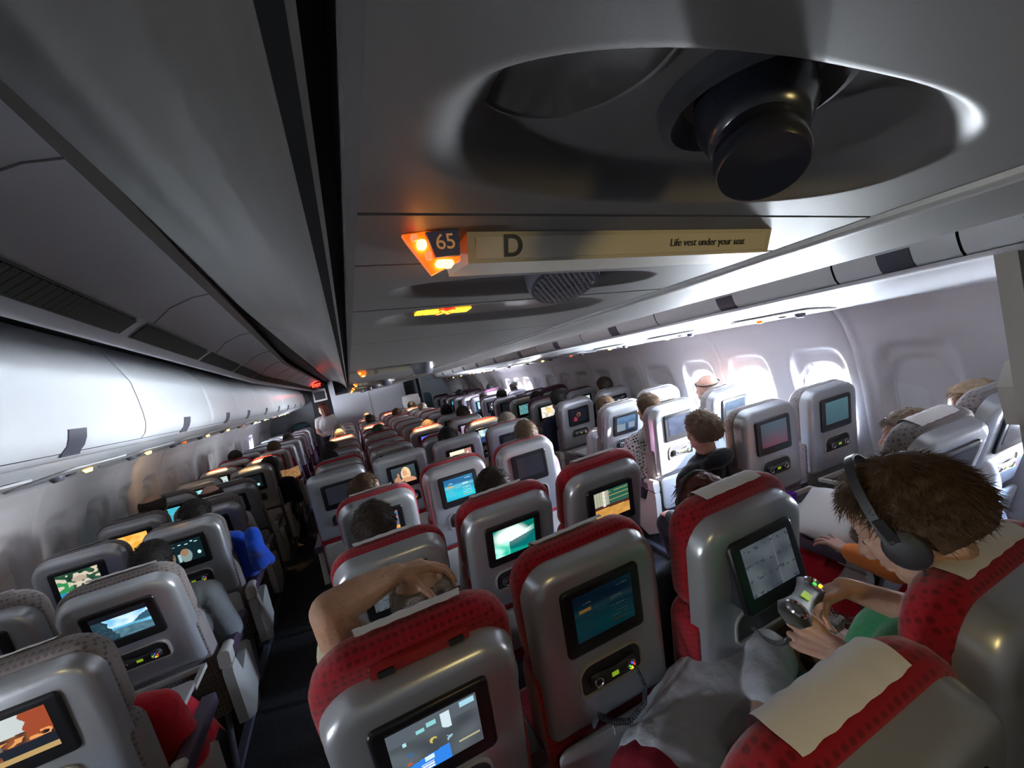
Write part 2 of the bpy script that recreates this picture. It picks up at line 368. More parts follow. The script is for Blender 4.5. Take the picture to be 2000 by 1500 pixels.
# service units under the side bins
def side_psu(side, y, i):
    tf = tl if side < 0 else tr; X = (-1.30 if side < 0 else 2.42)+tf(y)
    zz = (1.690 if side < 0 else 1.677)-.012
    sd = 'left' if side < 0 else 'right'
    o = empty('service_unit', (X, y, zz), cat='passenger service unit', group='service units under the %s bins' % sd,
              label='service unit with orange row light under the %s bins, %s along from the camera' % (sd, word(i)))
    o.rotation_euler = (0, R(-8.9 if side < 0 else 7.5)*(-side if side < 0 else 1), 0)
    link('unit_panel', M().loft([rrect(.26, .5, .04, .006, plane='xy'), rrect(.255, .49, .04, -.002, plane='xy')]), o, panel)
    link('row_light', M().loft([rrect(.03, .045, .008, 0, 0, .12, plane='xy'), rrect(.02, .03, .006, -.018, 0, .125, plane='xy')]), o, amberhot if i % 3 else amber)
    nz = M().loft([[(math.cos(t)*r, -.12+math.sin(t)*r, z) for t in [2*math.pi*j/16 for j in range(16)]] for r, z in ((.028, 0), (.026, -.012), (.018, -.024), (.014, -.024))])
    link('air_nozzle', nz, o, latchM)
    nz = M().loft([[(math.cos(t)*r, -.02+math.sin(t)*r, z) for t in [2*math.pi*j/16 for j in range(16)]] for r, z in ((.024, 0), (.022, -.008), (.014, -.012))])
    link('reading_light', nz, o, latchM)
for i in range(13):
    side_psu(-1, 1.85+.8*i, i)
for i in range(13): side_psu(1, 1.69+.83*i, i)
# ------------------------------------------------------------------ centre bins
cd = [(.010, 1.852), (.006, 1.90), (-.004, 1.97), (-.035, 2.04), (-.09, 2.11), (-.18, 2.18), (-.28, 2.235), (-.37, 2.27)]
cseam = [-.9, 2.9, 4.0, 5.1, 6.2, 7.3, 8.4, 9.5, 10.6, 11.7]
for i, (a, b) in enumerate(zip(cseam, cseam[1:])):
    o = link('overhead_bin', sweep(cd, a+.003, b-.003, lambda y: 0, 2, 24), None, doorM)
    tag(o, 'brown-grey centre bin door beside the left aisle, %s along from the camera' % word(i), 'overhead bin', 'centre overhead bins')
struct('trim_8', M().box((-.0, Y0, 1.87), (.03, 11.8, 1.90)).box((-.3, 11.7, 1.85), (.6, 11.78, 2.4)), dark)
for i, (a, b) in enumerate(zip(cseam, cseam[1:])):
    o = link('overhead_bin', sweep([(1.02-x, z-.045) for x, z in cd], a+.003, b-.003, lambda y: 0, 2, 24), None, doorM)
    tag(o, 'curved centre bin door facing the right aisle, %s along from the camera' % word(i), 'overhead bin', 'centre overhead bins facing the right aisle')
def pz(x): return 1.849-.0787*(x-.027)
RECS = [(.225, .165, .178, .063, .022), (.235, .455, .175, .048, .016), (.25, .64, .195, .085, .012)]
def recd(x, y):
    d = 0
    for cx, cy, a, b, h in RECS:
        s = sup((x-cx)/a, (y-cy)/b, 2.5); d = max(d, h*sst((1-s)/.26))
    for sy, x0 in ((.25, .03), (.352, .03), (.545, .03), (.90, .03)):
        if abs(y-sy) < .0016: d = max(d, .003)
    return d
mm = M().grid(lambda u, v: (.027+.483*u, -.6+1.7*v, pz(.027+.483*u)+recd(.027+.483*u, -.6+1.7*v)), 161, 850)
mm.grid(lambda u, v: (.027+.483*u, 1.1+10.6*v, pz(.027+.483*u)), 2, 4)
struct('ceiling', mm, psuM)
struct('trim_9', sweep([(.027, 1.849), (.021, 1.851), (.020, 1.875)], Y0, 11.7, lambda y: 0, 4), psuM)
# channel along the middle and the far half of the centre underside
struct('trim_30', sweep([(.506, 1.8105), (.506, 1.822), (.528, 1.822), (.528, 1.809), (.534, 1.806), (.552, 1.805), (.556, 1.810), (.562, 1.8105)], Y0, 11.7, lambda y: 0, 4), panel)
struct('ceiling', sweep([(.562, 1.8105), (.75, 1.806), (.95, 1.800), (1.005, 1.802), (1.01, 1.81)], Y0, 11.7, lambda y: 0, 4), psuM)
for k in range(7):    # panel joints farther along
    y = 1.62+1.6*k; struct('trim_%d' % (31+k), M().box((.03, y, 1.800), (.505, y+.004, 1.803)).xf(Matrix.Translation((0, 0, 0))), recM) if False else None
def text(name, s, size, loc, rotm, mt, parent, ext=.0004, sp=1.0):
    c = bpy.data.curves.new(name, 'FONT'); c.body = s; c.size = size; c.extrude = ext; c.offset = size*.02 if size > .02 else 0; c.align_x = 'CENTER'; c.align_y = 'CENTER'; c.space_character = sp
    t_ = bpy.data.objects.new('t', c); COL.objects.link(t_); dg = bpy.context.evaluated_depsgraph_get(); dg.update()
    me = bpy.data.meshes.new_from_object(t_.evaluated_get(dg)); bpy.data.objects.remove(t_); me.materials.clear(); me.materials.append(mt)
    o = bpy.data.objects.new(name, me); COL.objects.link(o); o.parent = parent
    o.matrix_local = Matrix.Translation(loc) @ rotm; return o
DOWN = Matrix.Rotation(R(180), 4, 'X')
TILT = Matrix.Rotation(math.atan(.0787), 4, 'Y')
def disc(r0, segs, cx=0, cy=0, n=28): return [[(cx+math.cos(t)*r, cy+math.sin(t)*r, z) for t in [2*math.pi*j/n for j in range(n)]] for r, z in segs]
def centre_psu(y, i):
    # local frame: x right, y forward, z=0 on the panel
    o = empty('service_unit', (0, y, pz(0)), (0, math.atan(.0787), 0), cat='passenger service unit', group='service units over the middle seats',
              label=('large service unit overhead with the number 65 and orange lamp' if i == 0 else 'service unit with letter D and orange lamp over the middle seats, %s along' % word(i)))
    ff = [[(x, -.062, .004), (x, -.053, -.020), (x, .004, -.014), (x, .012, .004)] for x in (.100, .405)]
    pl = link('sign_plate', M().loft(ff), o, signM)
    link('plate_border', M().loft([[(x0, -.0592+o_, -.0035), (x1, -.0592+o_, -.0035), (x1, -.0539+o_, -.0175), (x0, -.0539+o_, -.0175)] for x0, x1, o_ in ((.106, .398, .002), (.106, .398, -.0008), (.1075, .3965, -.0014))]), pl, mat('plate_inset', (.47, .43, .35), .5))
    FACE = Matrix.Rotation(R(90+20), 4, 'X')
    text('sign_letter', 'D', .0215, (.134, -.0588, -.0105), FACE, inkM, pl, .0003)
    text('sign_text', 'Life vest under your seat', .0088, (.325, -.0588, -.0105), FACE, inkM, pl, .0002)
    lens = M().loft([[(.055, y, -.002), (.094, y, .003), (.092, y, -.020), (.071, y, -.029)] for y in (-.062, -.058)]+[[(.060, -.035, .003), (.092, -.035, .004), (.090, -.035, -.012), (.074, -.035, -.019)]])
    ln = link('row_lamp', lens, o, amber)
    link('lamp_bulb', M().loft([rrect(.0060, .0060, .002, y, .0665, -.0095, 3) for y in (-.066, -.060)]), ln, amberhot)
    link('lamp_bulb', M().loft([rrect(.0120, .0045, .002, y, .0800, -.0225, 3) for y in (-.066, -.060)]), ln, amberhot)
    link('lamp_bulb', M().loft([rrect(.0040, .0040, .001, y, .0620, -.0050, 3) for y in (-.066, -.060)]), ln, redhot)
    link('lamp_bulb', M().loft([rrect(.0040, .0050, .001, y, .0700, -.0170, 3) for y in (-.066, -.060)]), ln, redhot)
    if i == 0:
        pt = link('number_plate', M().loft([[(.0700, y, -.0015), (.0930, y, .0005), (.0915, y, -.0170), (.0745, y, -.0185)] for y in (-.0650, -.0615)]), ln, navy)
        text('row_number', '65', .0145, (.0825, -.0655, -.0085), Matrix.Rotation(R(90), 4, 'X') @ Matrix.Rotation(R(3), 4, 'Z'), mat('number_ink', (.45, .28, .16), .5, emit=(.30, .14, .05), es=.6), pt, .0003, .95)
    else:
        g = link('air_nozzle', M().loft(disc(1, [(.05, 0), (.048, -.02), (.04, -.045), (.03, -.05)], .33, -.11)), o, latchM)
c0 = centre_psu(.34, 0)
for i, y in enumerate((1.99, 3.9, 5.6, 7.3, 9.0, 10.7)): centre_psu(y, i+1)
# nozzle next to the lens
nz = empty('air_nozzle', (.215, .147, 1.852), cat='air nozzle', label='large dark round air nozzle hanging from the oval recess overhead')
link('nozzle_cup', M().loft(disc(1, [(.045, .006), (.044, -.004), (.039, -.006), (.034, .000), (.028, .010)]), True, True), nz, rubber, rot=(0, math.atan(.0787), 0))
ax = (Vector((.193, .133, 1.809))-Vector((.212, .145, 1.846))).normalized()
g = M().loft(disc(1, [(.027, -.006), (.027, .006), (.025, .010), (.0225, .018), (.021, .022), (.0185, .024), (.0185, .028), (.0200, .031), (.0200, .040), (.0185, .0425), (.006, .0405)]))
link('nozzle_barrel', g, nz, mat('nozzle_black', (.015, .016, .022), .22), loc=(-.003, -.002, -.006), rot=ax.to_track_quat('Z', 'Y').to_euler())
sk = empty('speaker_cover', (.108, .137, pz(.108)+.020), (0, math.atan(.0787), 0), cat='speaker', label='flat round speaker cover in the oval overhead recess')
link('cover_rim', M().loft(disc(1, [(.045, 0), (.0445, -.0018), (.0435, -.0018), (.043, 0)], n=48)), sk, psuM)
link('cover_disc', M().loft(disc(1, [(.0435, -.0006), (.02, -.0006)], n=40)), sk, psuM)
rl = empty('reading_lamp', (.275, .462, pz(.275)+.022), cat='reading light', label='round ribbed glass reading light behind the sign plate')
cc = M().loft(disc(1, [(.046, 0), (.046, -.020), (.043, -.026), (.038, -.026)])); link('lamp_housing', cc, rl, latchM, rot=(R(-22), R(8), 0))
gl = M().grid(lambda u, v: (((u-.5)*.078), (v-.5)*.078, -.027-.002*math.sin(u*60)*math.sin(v*60)), 60, 60, lambda u, v: math.hypot(u-.5, v-.5) < .5)
link('lamp_lens', gl, rl, mat('lens_glass', (.25, .25, .28), .12, .3), rot=(R(-22), R(8), 0))
ns = empty('no_smoking_sign', (.0, .63, pz(0)), (0, math.atan(.0787), 0), cat='sign', label='lit yellow no smoking symbol with red cross on dark oval panel')
link('sign_panel', M().loft([rrect(.27, .092, .045, .011, .235, -.012, 10, plane='xy'), rrect(.268, .09, .044, .006, .235, -.012, 10, plane='xy')]), ns, mat('sign_smoke_panel', (.05, .04, .035), .3))
sb = M().box((.128, -.028, .0035), (.150, .002, .0055)).box((.168, -.028, .0035), (.196, .002, .0055))
for k in range(3): sb.box((.1155+.004*k, -.028, .0035), (.1180+.004*k, .002, .0055)).box((.1175+.0045*k, -.046, .0035), (.1200+.0045*k, -.032, .0055))
link('cigarette_symbol', sb, ns, yellowhot)
xm = M()
for a in (40, -40): xm.add([(.159+math.cos(R(a))*p+math.sin(R(a))*q_, -.013+(math.sin(R(a))*p*1.25-math.cos(R(a))*q_)*1.8, z) for z in (.0030, .0055) for p, q_ in ((-.014, -.0035), (.014, -.0035), (.014, .0035), (-.014, .0035))], [(0, 1, 2, 3), (7, 6, 5, 4), (0, 4, 5, 1), (1, 5, 6, 2), (2, 6, 7, 3), (3, 7, 4, 0)])
link('cross_symbol', xm, ns, redsym)
ym = M()
for a in (40, -40): ym.add([(.159+math.cos(R(a))*p+math.sin(R(a))*q_, -.013+(math.sin(R(a))*p*1.25-math.cos(R(a))*q_)*1.8, .0027) for p, q_ in ((-.012, -.0022), (.012, -.0022), (.012, .0022), (-.012, .0022))], [(0, 1, 2, 3)])
link('cross_highlight', ym, ns, yellowhot)
# ------------------------------------------------------------------ screen pictures (colour per grid cell, given off by the display)
def mixc(a, b, t): t = max(0, min(1, t)); return tuple(a[i]+(b[i]-a[i])*t for i in range(3))
def nz2(u, v, s, k=0): return noise.noise(Vector((u*s+k*7.3, v*s-k*3.1, k)))
def inb(u, v, a, b, c, d): return a < u < c and b < v < d
def inE(u, v, cx, cy, rx, ry): return ((u-cx)/rx)**2+((v-cy)/ry)**2 < 1
def p_menu(u, v, dim=1.0):
    c = mixc((.01, .12, .30), (.02, .55, .70), .5+.5*math.sin(v*5+u)); c = mixc(c, (.25, .75, .85), max(0, 1-abs(v-.62)*9)*.6)
    if inb(u, v, .08, .60, .28, .68): c = (.75, .38, .10)
    for a, b in ((.34, .60), (.34, .48), (.08, .46), (.08, .34), (.12, .20)):
        if inb(u, v, a, b, a+.22, b+.07): c = (.10, .48, .62)
    if inb(u, v, .62, .60, .80, .67) and not inb(u, v, .64, .62, .78, .65): c = (.6, .85, .9)
    if inb(u, v, .60, .18, .90, .52) and int(v*40) % 3 == 0 and nz2(u, v, 30) > -.15: c = (.6, .85, .9)
    if inb(u, v, .62, .12, .92, .16): c = mixc((.8, .3, .1), (.2, .7, .3), (u-.62)*4)
    if inb(u, v, .14, .76, .30, .80) and nz2(u, v, 40) > -.1: c = (.7, .9, .95)
    if inb(u, v, .72, .86, .92, .89) and nz2(u, v, 60) > 0: c = (.7, .9, .95)
    return tuple(x*dim for x in c)
def p_dim(u, v):
    c = p_menu(u, v, .03); 
    if inb(u, v, .08, .60, .28, .68): c = (.11, .055, .015)
    return c
def p_green(u, v):
    c = (0, .10, .09); s = (v-.15*u-.42)+.15*nz2(u, v, 4)
    d = max(0, 1-math.hypot((u-.45)/.55, (v-.68)/.42)); c = mixc((0, .30, .22), (.85, 1, .95), d*2.6)
    if u > .62 and v > .62+.5*(u-.6)-.1*0: c = mixc(c, (0, .16, .13), min(1, (u-.60)*5+(v-.9)*3))
    if u > .35 and v < .45+(.25)*(u-.35) and v > .05+.2*(1-u): c = mixc(c, (0, .12, .13), .9)
    if u < .35 and v < .5: c = mixc((.02, .55, .38), (.5, .95, .8), .5+nz2(u, v, 5))
    return c
def p_beach(u, v):
    if v > .82 or v < .06: return (.006, .008, .012)
    c = mixc((.20, .55, .85), (.75, .92, 1), .5+1.2*nz2(u, v, 5))
    hill = .50+.14*math.sin(u*7+1)*(u > .35)+.12*(u-.4)+.03*nz2(u*4, 0, 5)
    if v < hill and u > .30: c = (.03, .10, .16)
    if v < .48-.05*(u-.3): c = mixc((.06, .35, .60), (.2, .6, .8), .5+1.5*nz2(u*.6, v*5, 6))
    if v < .30+.10*math.sin(u*3): c = mixc((.05, .12, .17), (.10, .22, .28), .5+nz2(u, v, 9))
    if u < .22+.05*nz2(0, v, 8)+(.8-v)*.22: c = mixc((.01, .03, .05), (.03, .07, .10), .5+nz2(u, v, 14))
    return c
def p_orange(u, v): return mixc((.85, .38, .05), (1, .58, .14), .5+1.5*nz2(u, v, 4))
def p_street(u, v):
    if v < .12: return (.45, .30, .12)
    c = mixc((.01, .008, .012), (.28, .09, .03), .35+1.6*nz2(u, v, 6))
    if v > .52+.1*(u) and u < .80: c = mixc((.62, .66, .64), (.5, .56, .56), u)
    if u > .72+.05*nz2(0, v, 7) and v > .45: c = (.32, .06, .02)
    if inb(u, v, .38, .30, .43, .72): c = (.12, .12, .11)
    if .36 < v < .50 and nz2(u, v, 9) > .15: c = (.75, .32, .10)
    if v < .34 and u > .4: c = (.008, .012, .02)
    return c
def p_subway(u, v):
    c = mixc((.045, .055, .065), (.10, .12, .135), .5+nz2(u, v, 3))
    if v > .55+.36*u-.25 and v > .74 : c = (.09, .11, .13)
    if inb(u, v, .30, .77, .40, .84) or inb(u, v, .42, .80, .52, .90): c = (.25, .60, .62)
    if u > .58 and inb(u, v, .56, .60, .68, .92) and v > .55+.9*(.70-u): c = (.60, .72, .78)
    if inb(u, v, .80, .86, .97, .96): c = (.35, .62, .75)
    if inb(u, v, .14, .66, .18, .74): c = (.4, .7, .75)
    if inE(u, v, .46, .52, .045, .06) and not inE(u, v, .475, .495, .03, .04): c = (.60, .48, .10)
    if inE(u, v, .20, .46, .04, .04): c = (.05, .12, .25)
    if inb(u, v, .14, .26, .20, .33): c = (.40, .10, .05)
    if v < .20+.10*math.sin((u-.05)*2.8) and u < .62: c = (.03, .22, .75)
    if inb(u, v, .28, .02, .42, .14) and int(v*60) % 3: c = (.8, .85, .85)
    if inb(u, v, .33, .18, .44, .26): c = (.65, .8, .85)
    if inb(u, v, .72, .20, .98, .225): c = (.45, .42, .25)
    if inb(u, v, .60, .36, .67, .46) and nz2(u, v, 20) > 0: c = (.3, .5, .6)
    return c
def p_woman(u, v):
    c = mixc((.02, .035, .045), (.05, .075, .09), v)
    if inE(u, v, .58, .52, .20, .42) : c = mixc((.75, .50, .20), (.95, .78, .48), .5+1.4*nz2(u*2.5, v*.6, 9))
    if v < .30 and inE(u, v, .62, .02, .36, .30): c = (.62, .30, .17)
    if inE(u, v, .20, .22, .14, .22): c = (.50, .24, .13)
    if inE(u, v, .26, .50, .05, .16): c = (.50, .24, .13)
    if inE(u, v, .54, .58, .11, .21): c = (.72, .38, .24)
    if inE(u, v, .50, .61, .018, .015) or inE(u, v, .58, .62, .018, .015): c = (.08, .05, .04)
    if inE(u, v, .53, .47, .03, .014): c = (.45, .10, .08)
    if v < .10 and u < .5: c = (.02, .10, .11)
    return c
def p_room(u, v):
    c = mixc((.80, .66, .48), (.95, .85, .68), v)
    if v < .45: c = (.10, .06, .04)
    if u > .68 and v > .2: c = (.45, .22, .18)
    if inE(u, v, .82, .5, .07, .35): c = (.75, .62, .60)
    if inE(u, v, .2, .35, .16, .25): c = (.65, .55, .38)
    return c
def p_map(u, v):
    c = mixc((.25, .45, .55), (.70, .85, .88), .5+2*nz2(u, v, 4))
    if v < .45 and u < .5: c = (.02, .05, .14)
    if inb(u, v, .35, .05, .82, .62): c = (.03, .16, .30)
    if inb(u, v, .40, .10, .78, .58) and int(v*22) % 3 == 0: c = (.65, .8, .9)
    return c
def p_man(u, v):
    c = (.004, .016, .02)
    for a, b in ((.25, .80), (.42, .86), (.60, .82), (.75, .90), (.86, .84), (.1, .78)):
        if inE(u, v, a, b, .045, .022): c = (.5, .85, .85)
    if inE(u, v, .52, .30, .16, .32): c = (.20, .28, .28)
    if inE(u, v, .50, .46, .10, .17): c = (.30, .17, .09)
    if inb(u, v, .30, .05, .38, .42): c = (.35, .5, .5)
    if inE(u, v, .88, .30, .05, .09): c = (.5, .8, .8)
    return c
def p_prog(u, v):
    c = mixc((.006, .03, .02), (.03, .10, .05), .5+nz2(u, v, 5))
    if u < .34 and v < .78-.5*u: c = (.03, .26, .08)
    if v > .30 and nz2(u, v, 6, 2) > .05: c = (.62, .55, .42)
    if inE(u, v, .52, .66, .18, .12): c = (.45, .36, .28)
    if v < .22: c = (.02, .25, .50) if u < .16 else ((.65, .85, .92) if int(v*36) % 2 else (.10, .42, .60))
    return c
def p_teal(u, v):
    c = mixc((.02, .30, .42), (.10, .62, .75), .5+1.3*nz2(u*.5, v*3, 4))
    if inb(u, v, .3, .2, .9, .7) and int(v*18) % 3 == 0: c = (.04, .34, .45)
    return c
def p_sunset(u, v):
    c = mixc((.03, .08, .20), (.10, .22, .40), v+nz2(u, v, 5)*.5)
    if nz2(u*.5, v*2, 6) > .22: c = (.50, .12, .06)
    if inb(u, v, .70, .14, 1, .26): c = (1, .42, .05)
    return c
def p_shelf(u, v):
    c = (.02, .10, .07)
    if v < .40-.04*u: c = mixc((.50, .24, .05), (.62, .32, .08), nz2(u, v, 6)+.5)
    elif v < .50-.04*u: c = (.07, .02, .015)
    elif u < .42: c = mixc((.25, .26, .20), (.40, .42, .34), abs(math.sin(u*40)))
    if inb(u, v, .24, .44, .31, 1): c = (.72, .70, .62)
    for b in (.60, .76, .90):
        if abs(v-b-.02*u) < .008: c = (.55, .42, .12)
    return c
def p_grey(u, v):
    c = mixc((.035, .045, .055), (.075, .09, .10), .5+nz2(u, v, 3))
    if inb(u, v, .62, 0, .64, 1): c = (.09, .10, .11)
    if int(v*14) % 4 == 0 and nz2(u, v, 12) > .1: c = (.03, .035, .05)
    return c
def p_slate(u, v):
    c = mixc((.03, .07, .16), (.10, .20, .36), v+nz2(u, v, 3)*.4)
    if v < .5 and u < .45: c = (.20, .27, .32)
    if inb(u, v, .5, .05, .56, .55): c = (.03, .06, .12)
    if inb(u, v, .62, .1, .95, .5): c = (.22, .28, .32)
    return c
def p_navyblue(u, v): return mixc((.02, .05, .14), (.10, .18, .34), v*.7+nz2(u, v, 3)*.5)
def p_redim(u, v): return mixc((.09, .02, .035), (.03, .05, .065), v*1.3+nz2(u, v, 3)*.2)
def p_tealdim(u, v): return mixc((.03, .07, .09), (.05, .12, .14), v)
def p_fire(u, v):
    c = (.006, .006, .014)
    if inE(u, v, .25, .22, .10, .18): c = (.28, .02, .02)
    if inE(u, v, .48, .55, .12, .18) and not inE(u, v, .47, .52, .07, .12): c = (.25, .08, .02)
    return c
def p_bar(u, v): return (.5, .55, .42) if inb(u, v, .50, .1, .62, .8) else mixc((.012, .012, .02), (.05, .05, .06), nz2(u, v, 5)+.4)
def p_gold(u, v):
    c = mixc((.60, .55, .45), (.95, .92, .82), .5+1.3*nz2(u, v, 4))
    if inE(u, v, .55, .6, .18, .34): c = mixc((.90, .50, .12), (1, .8, .4), .5+nz2(u, v, 8))
    return c
def p_crowd(u, v): return mixc((.01, .10, .11), (.10, .50, .52), .5+2.2*nz2(u, v, 13)) if nz2(u, v, 20) < .3 else (.35, .10, .05)
def p_face(u, v): return (.62, .62, .64) if inE(u, v, .5, .5, .33, .48) and nz2(u, v, 6) > -.15 else (.03, .03, .035)
def p_smallwhite(u, v): return (.35, .75, .78) if inb(u, v, .70, .12, .86, .34) else (.006, .009, .012)
def p_white(u, v): return (.55, .66, .62) if not (int(u*8) % 3 == 0 and int(v*8) % 4 == 0) else (.3, .4, .4)
def p_blue(u, v): return (.10, .16, .75) if v > .45 else (.02, .03, .12)
def p_cyan(u, v): return mixc((.10, .5, .6), (.6, .9, .95), .5+1.5*nz2(u, v, 4))
def p_lav(u, v): return mixc((.25, .16, .32), (.45, .35, .5), v)
def p_santa(u, v): return (.32, .03, .04) if u > .62 and v < .6 else mixc((.30, .42, .36), (.5, .6, .5), nz2(u, v, 4)+.5)
def p_bright(u, v): return (.30, .42, .50)
PICS = dict(menu=p_menu, dim=p_dim, green=p_green, beach=p_beach, orange=p_orange, street=p_street, subway=p_subway, woman=p_woman, room=p_room, map=p_map, man=p_man, prog=p_prog,
            teal=p_teal, sunset=p_sunset, shelf=p_shelf, grey=p_grey, slate=p_slate, navy=p_navyblue, redim=p_redim, tealdim=p_tealdim, fire=p_fire, bar=p_bar, gold=p_gold, crowd=p_crowd,
            face=p_face, small=p_smallwhite, white=p_white, blue=p_blue, cyan=p_cyan, lav=p_lav, santa=p_santa, bright=p_bright)
PDESC = dict(menu='teal menu on its screen', dim='dim blue menu on its screen', green='green and white glow on its screen', beach='blue seaside scene on its screen', orange='plain orange screen',
             street='dusty street scene on its screen', subway='grey-blue film scene on its screen', woman='long-haired woman on its screen', room='cream room on its screen', map='text list on its screen',
             man='man in dark scene on screen', prog='green film with blue bar on screen', teal='bright teal screen', sunset='blue and orange screen', shelf='orange floor and shelves on screen', grey='faint grey menu on its screen',
             slate='slate blue screen', navy='navy blue screen', redim='dim reddish screen', tealdim='dim teal screen', fire='faint red spot on dark screen', bar='pale bar on dark screen', gold='golden figure on white screen',
             crowd='teal crowd on its screen', face='black and white face on screen', small='small white square on dark screen', white='white screen', blue='blue screen', cyan='cyan screen', lav='lavender screen', santa='red and pale green screen', bright='pale blue screen', off='dark screen')
DW, DH = .190, .138
def disp_mesh(k):
    nu, nv = (76, 56) if k in ('subway', 'beach', 'street', 'menu', 'dim', 'woman', 'green', 'shelf', 'man', 'prog', 'map') else (40, 30)
    vs = []; fs = []; cols = []
    for j in range(nv):
        for i in range(nu):
            b = len(vs); x0 = -DW/2+DW*i/nu; x1 = x0+DW/nu; z0 = -DH/2+DH*j/nv; z1 = z0+DH/nv
            vs += [(x0, 0, z0), (x1, 0, z0), (x1, 0, z1), (x0, 0, z1)]; fs.append((b, b+1, b+2, b+3)); cols.append(PICS[k]((i+.5)/nu, (j+.5)/nv))
    vs += [(-DW/2, .003, -DH/2), (DW/2, .003, -DH/2), (DW/2, .003, DH/2), (-DW/2, .003, DH/2)]; b = len(vs)-4
    fs.append((b+3, b+2, b+1, b)); cols.append((0, 0, 0))
    me = bpy.data.meshes.new('display_'+k); me.from_pydata(vs, [], fs); a = me.color_attributes.new('col', 'FLOAT_COLOR', 'CORNER')
    arr = []
    for c, f in zip(cols, fs): arr += list(tuple(max(0, q) for q in c)+(1,))*4
    a.data.foreach_set('color', arr); me.materials.append(scrM); return me
DISP = {k: disp_mesh(k) for k in PICS}
_o = M().box((-DW/2, 0, -DH/2), (DW/2, .003, DH/2)).mesh('display_off', False); _o.materials.append(offM); DISP['off'] = _o
# ------------------------------------------------------------------ seat meshes (back frame: x across, y = thickness, z = along the back)
def shell_mesh(sq=False):
    w, zb, zt = (.425, .27, .785) if sq else (.415, .255, .772)
    h = zt-zb; c = (zt+zb)/2; r = .055 if sq else .085; rb = .012 if sq else .022; mm = M(); L = []
    for ins, d in ((.075, -.0), (.034, .0), (.020, .003), (.008, .011), (.002, .022), (0, .034), (-.004, .048), (-.006, .060)):
        L.append(rrect(w-2*ins, h-ins*2+(0 if ins > 0 else 0), max(.006, r-ins*.8), d, 0, c, 8, max(.005, rb-ins*.3)))
    mm.loft(L, True, True); return mm.mesh('back_shell')
SH = {False: shell_mesh(), True: shell_mesh(True)}
def headrest_mesh():
    L = []
    for ins, d in ((.03, .056), (.008, .058), (0, .068), (-.004, .090), (.0, .118), (.012, .134), (.05, .142)):
        L.append(rrect(.436-2*ins, .330-2*ins, .095-ins*.7, d, 0, .612, 9, .07-ins*.7))
    return M().loft(L).mesh('headrest')
HR = headrest_mesh()
def cush_mesh():
    L = []
    for ins, d in ((.02, .030), (.004, .036), (0, .05), (0, .13), (.012, .150), (.05, .160)):
        L.append(rrect(.440-2*ins, .50-2*ins, .06-ins*.5, d, 0, .235, 7, .03))
    return M().loft(L).mesh('backrest_cushion')
CU = cush_mesh()
def seatpan():
    L = []
    for ins, z in ((.02, .30), (.0, .33), (0, .42), (.015, .45), (.05, .46)): L.append(rrect(.46-2*ins, .47-2*ins, .05, z, 0, .28, 5, plane='xy'))
    return M().loft(L).mesh('seat_cushion')
SP = seatpan()
def legs():
    mm = M()
    for x in (-.17, .17):
        mm.tube([(x, .12, .31), (x, .05, .03)], .014, 8); mm.tube([(x, .42, .31), (x, .48, .03)], .014, 8); mm.box((x-.02, -.02, 0), (x+.02, .52, .03))
    mm.box((-.19, .10, .29), (.19, .44, .32))
    return mm.mesh('seat_legs')
LG = legs()
def bez(tilted=False):
    w, h = .254, .203; L = []
    for ins, d in ((.006, .012), (0, .010), (0, -.004), (.004, -.008), (.010, -.0085)): L.append(rrect(w-2*ins, h-2*ins, .016-ins*.5, d, 0, -h/2, 4, .016-ins*.5))
    return M().loft(L).mesh('screen_bezel')
BZ = bez()
HS_R = M().loft([rrect(.212, .100, .042, .004, 0, 0, 7, .016), rrect(.216, .104, .044, -.004, 0, 0, 7, .018), rrect(.204, .092, .038, -.005, 0, 0, 7, .014), rrect(.200, .088, .036, .004, 0, 0, 7, .012)], True, False).mesh('handset_frame')
HS_B = M().loft([rrect(.198, .086, .036, .003, 0, 0, 7, .012), rrect(.198, .086, .036, -.001, 0, 0, 7, .012)]).mesh('handset_recess')
def hs():
    mm = M(); loops = []
    for x, r, t in ((-.078, .006, .008), (-.074, .018, .014), (-.056, .024, .018), (-.034, .019, .018), (-.01, .0155, .016), (.01, .0155, .016), (.034, .019, .018), (.056, .024, .018), (.074, .018, .014), (.078, .006, .008)):
        loops.append([(x, -t*.5+math.cos(a)*t*.55, math.sin(a)*r) for a in [2*math.pi*j/12 for j in range(12)]])
    return mm.loft(loops).mesh('handset')
HS = hs()
KN = M().loft([[(math.cos(t)*r, y, math.sin(t)*r) for t in [2*math.pi*j/18 for j in range(18)]] for r, y in ((.016, -.012), (.016, -.019), (.013, -.021), (.011, -.017), (.003, -.0165))]).mesh('control_knob')
LC = M().box((-.011, -.0185, -.006), (.011, -.016, .006)).mesh('handset_display')
def btn(a): return M().loft([[(math.cos(a)*.0075+math.cos(t)*.0028, y, math.sin(a)*.0075+math.sin(t)*.0028) for t in [2*math.pi*j/8 for j in range(8)]] for y in (-.016, -.0225)])
BT = [(btn(R(a)).mesh('colour_button'), mat(nm, c, .3, emit=c, es=.9)) for a, nm, c in ((90, 'button_blue', (.05, .12, .9)), (0, 'button_red', (.8, .05, .04)), (180, 'button_green', (.05, .6, .08)), (270, 'button_yellow', (.9, .7, .03)))]
lcdM = mat('green_display', (.1, .2, .02), .4, emit=(.20, .32, .01), es=.8)
ST = M().loft([rrect(.40, .235, .03, .002, 0, .125, 4), rrect(.41, .245, .03, -.004, 0, .125, 4), rrect(.41, .245, .03, -.016, 0, .125, 4), rrect(.39, .225, .03, -.020, 0, .125, 4)]).mesh('tray_table')
STQ = M().box((-.03, -.026, .225), (.03, -.010, .25)).mesh('tray_latch')
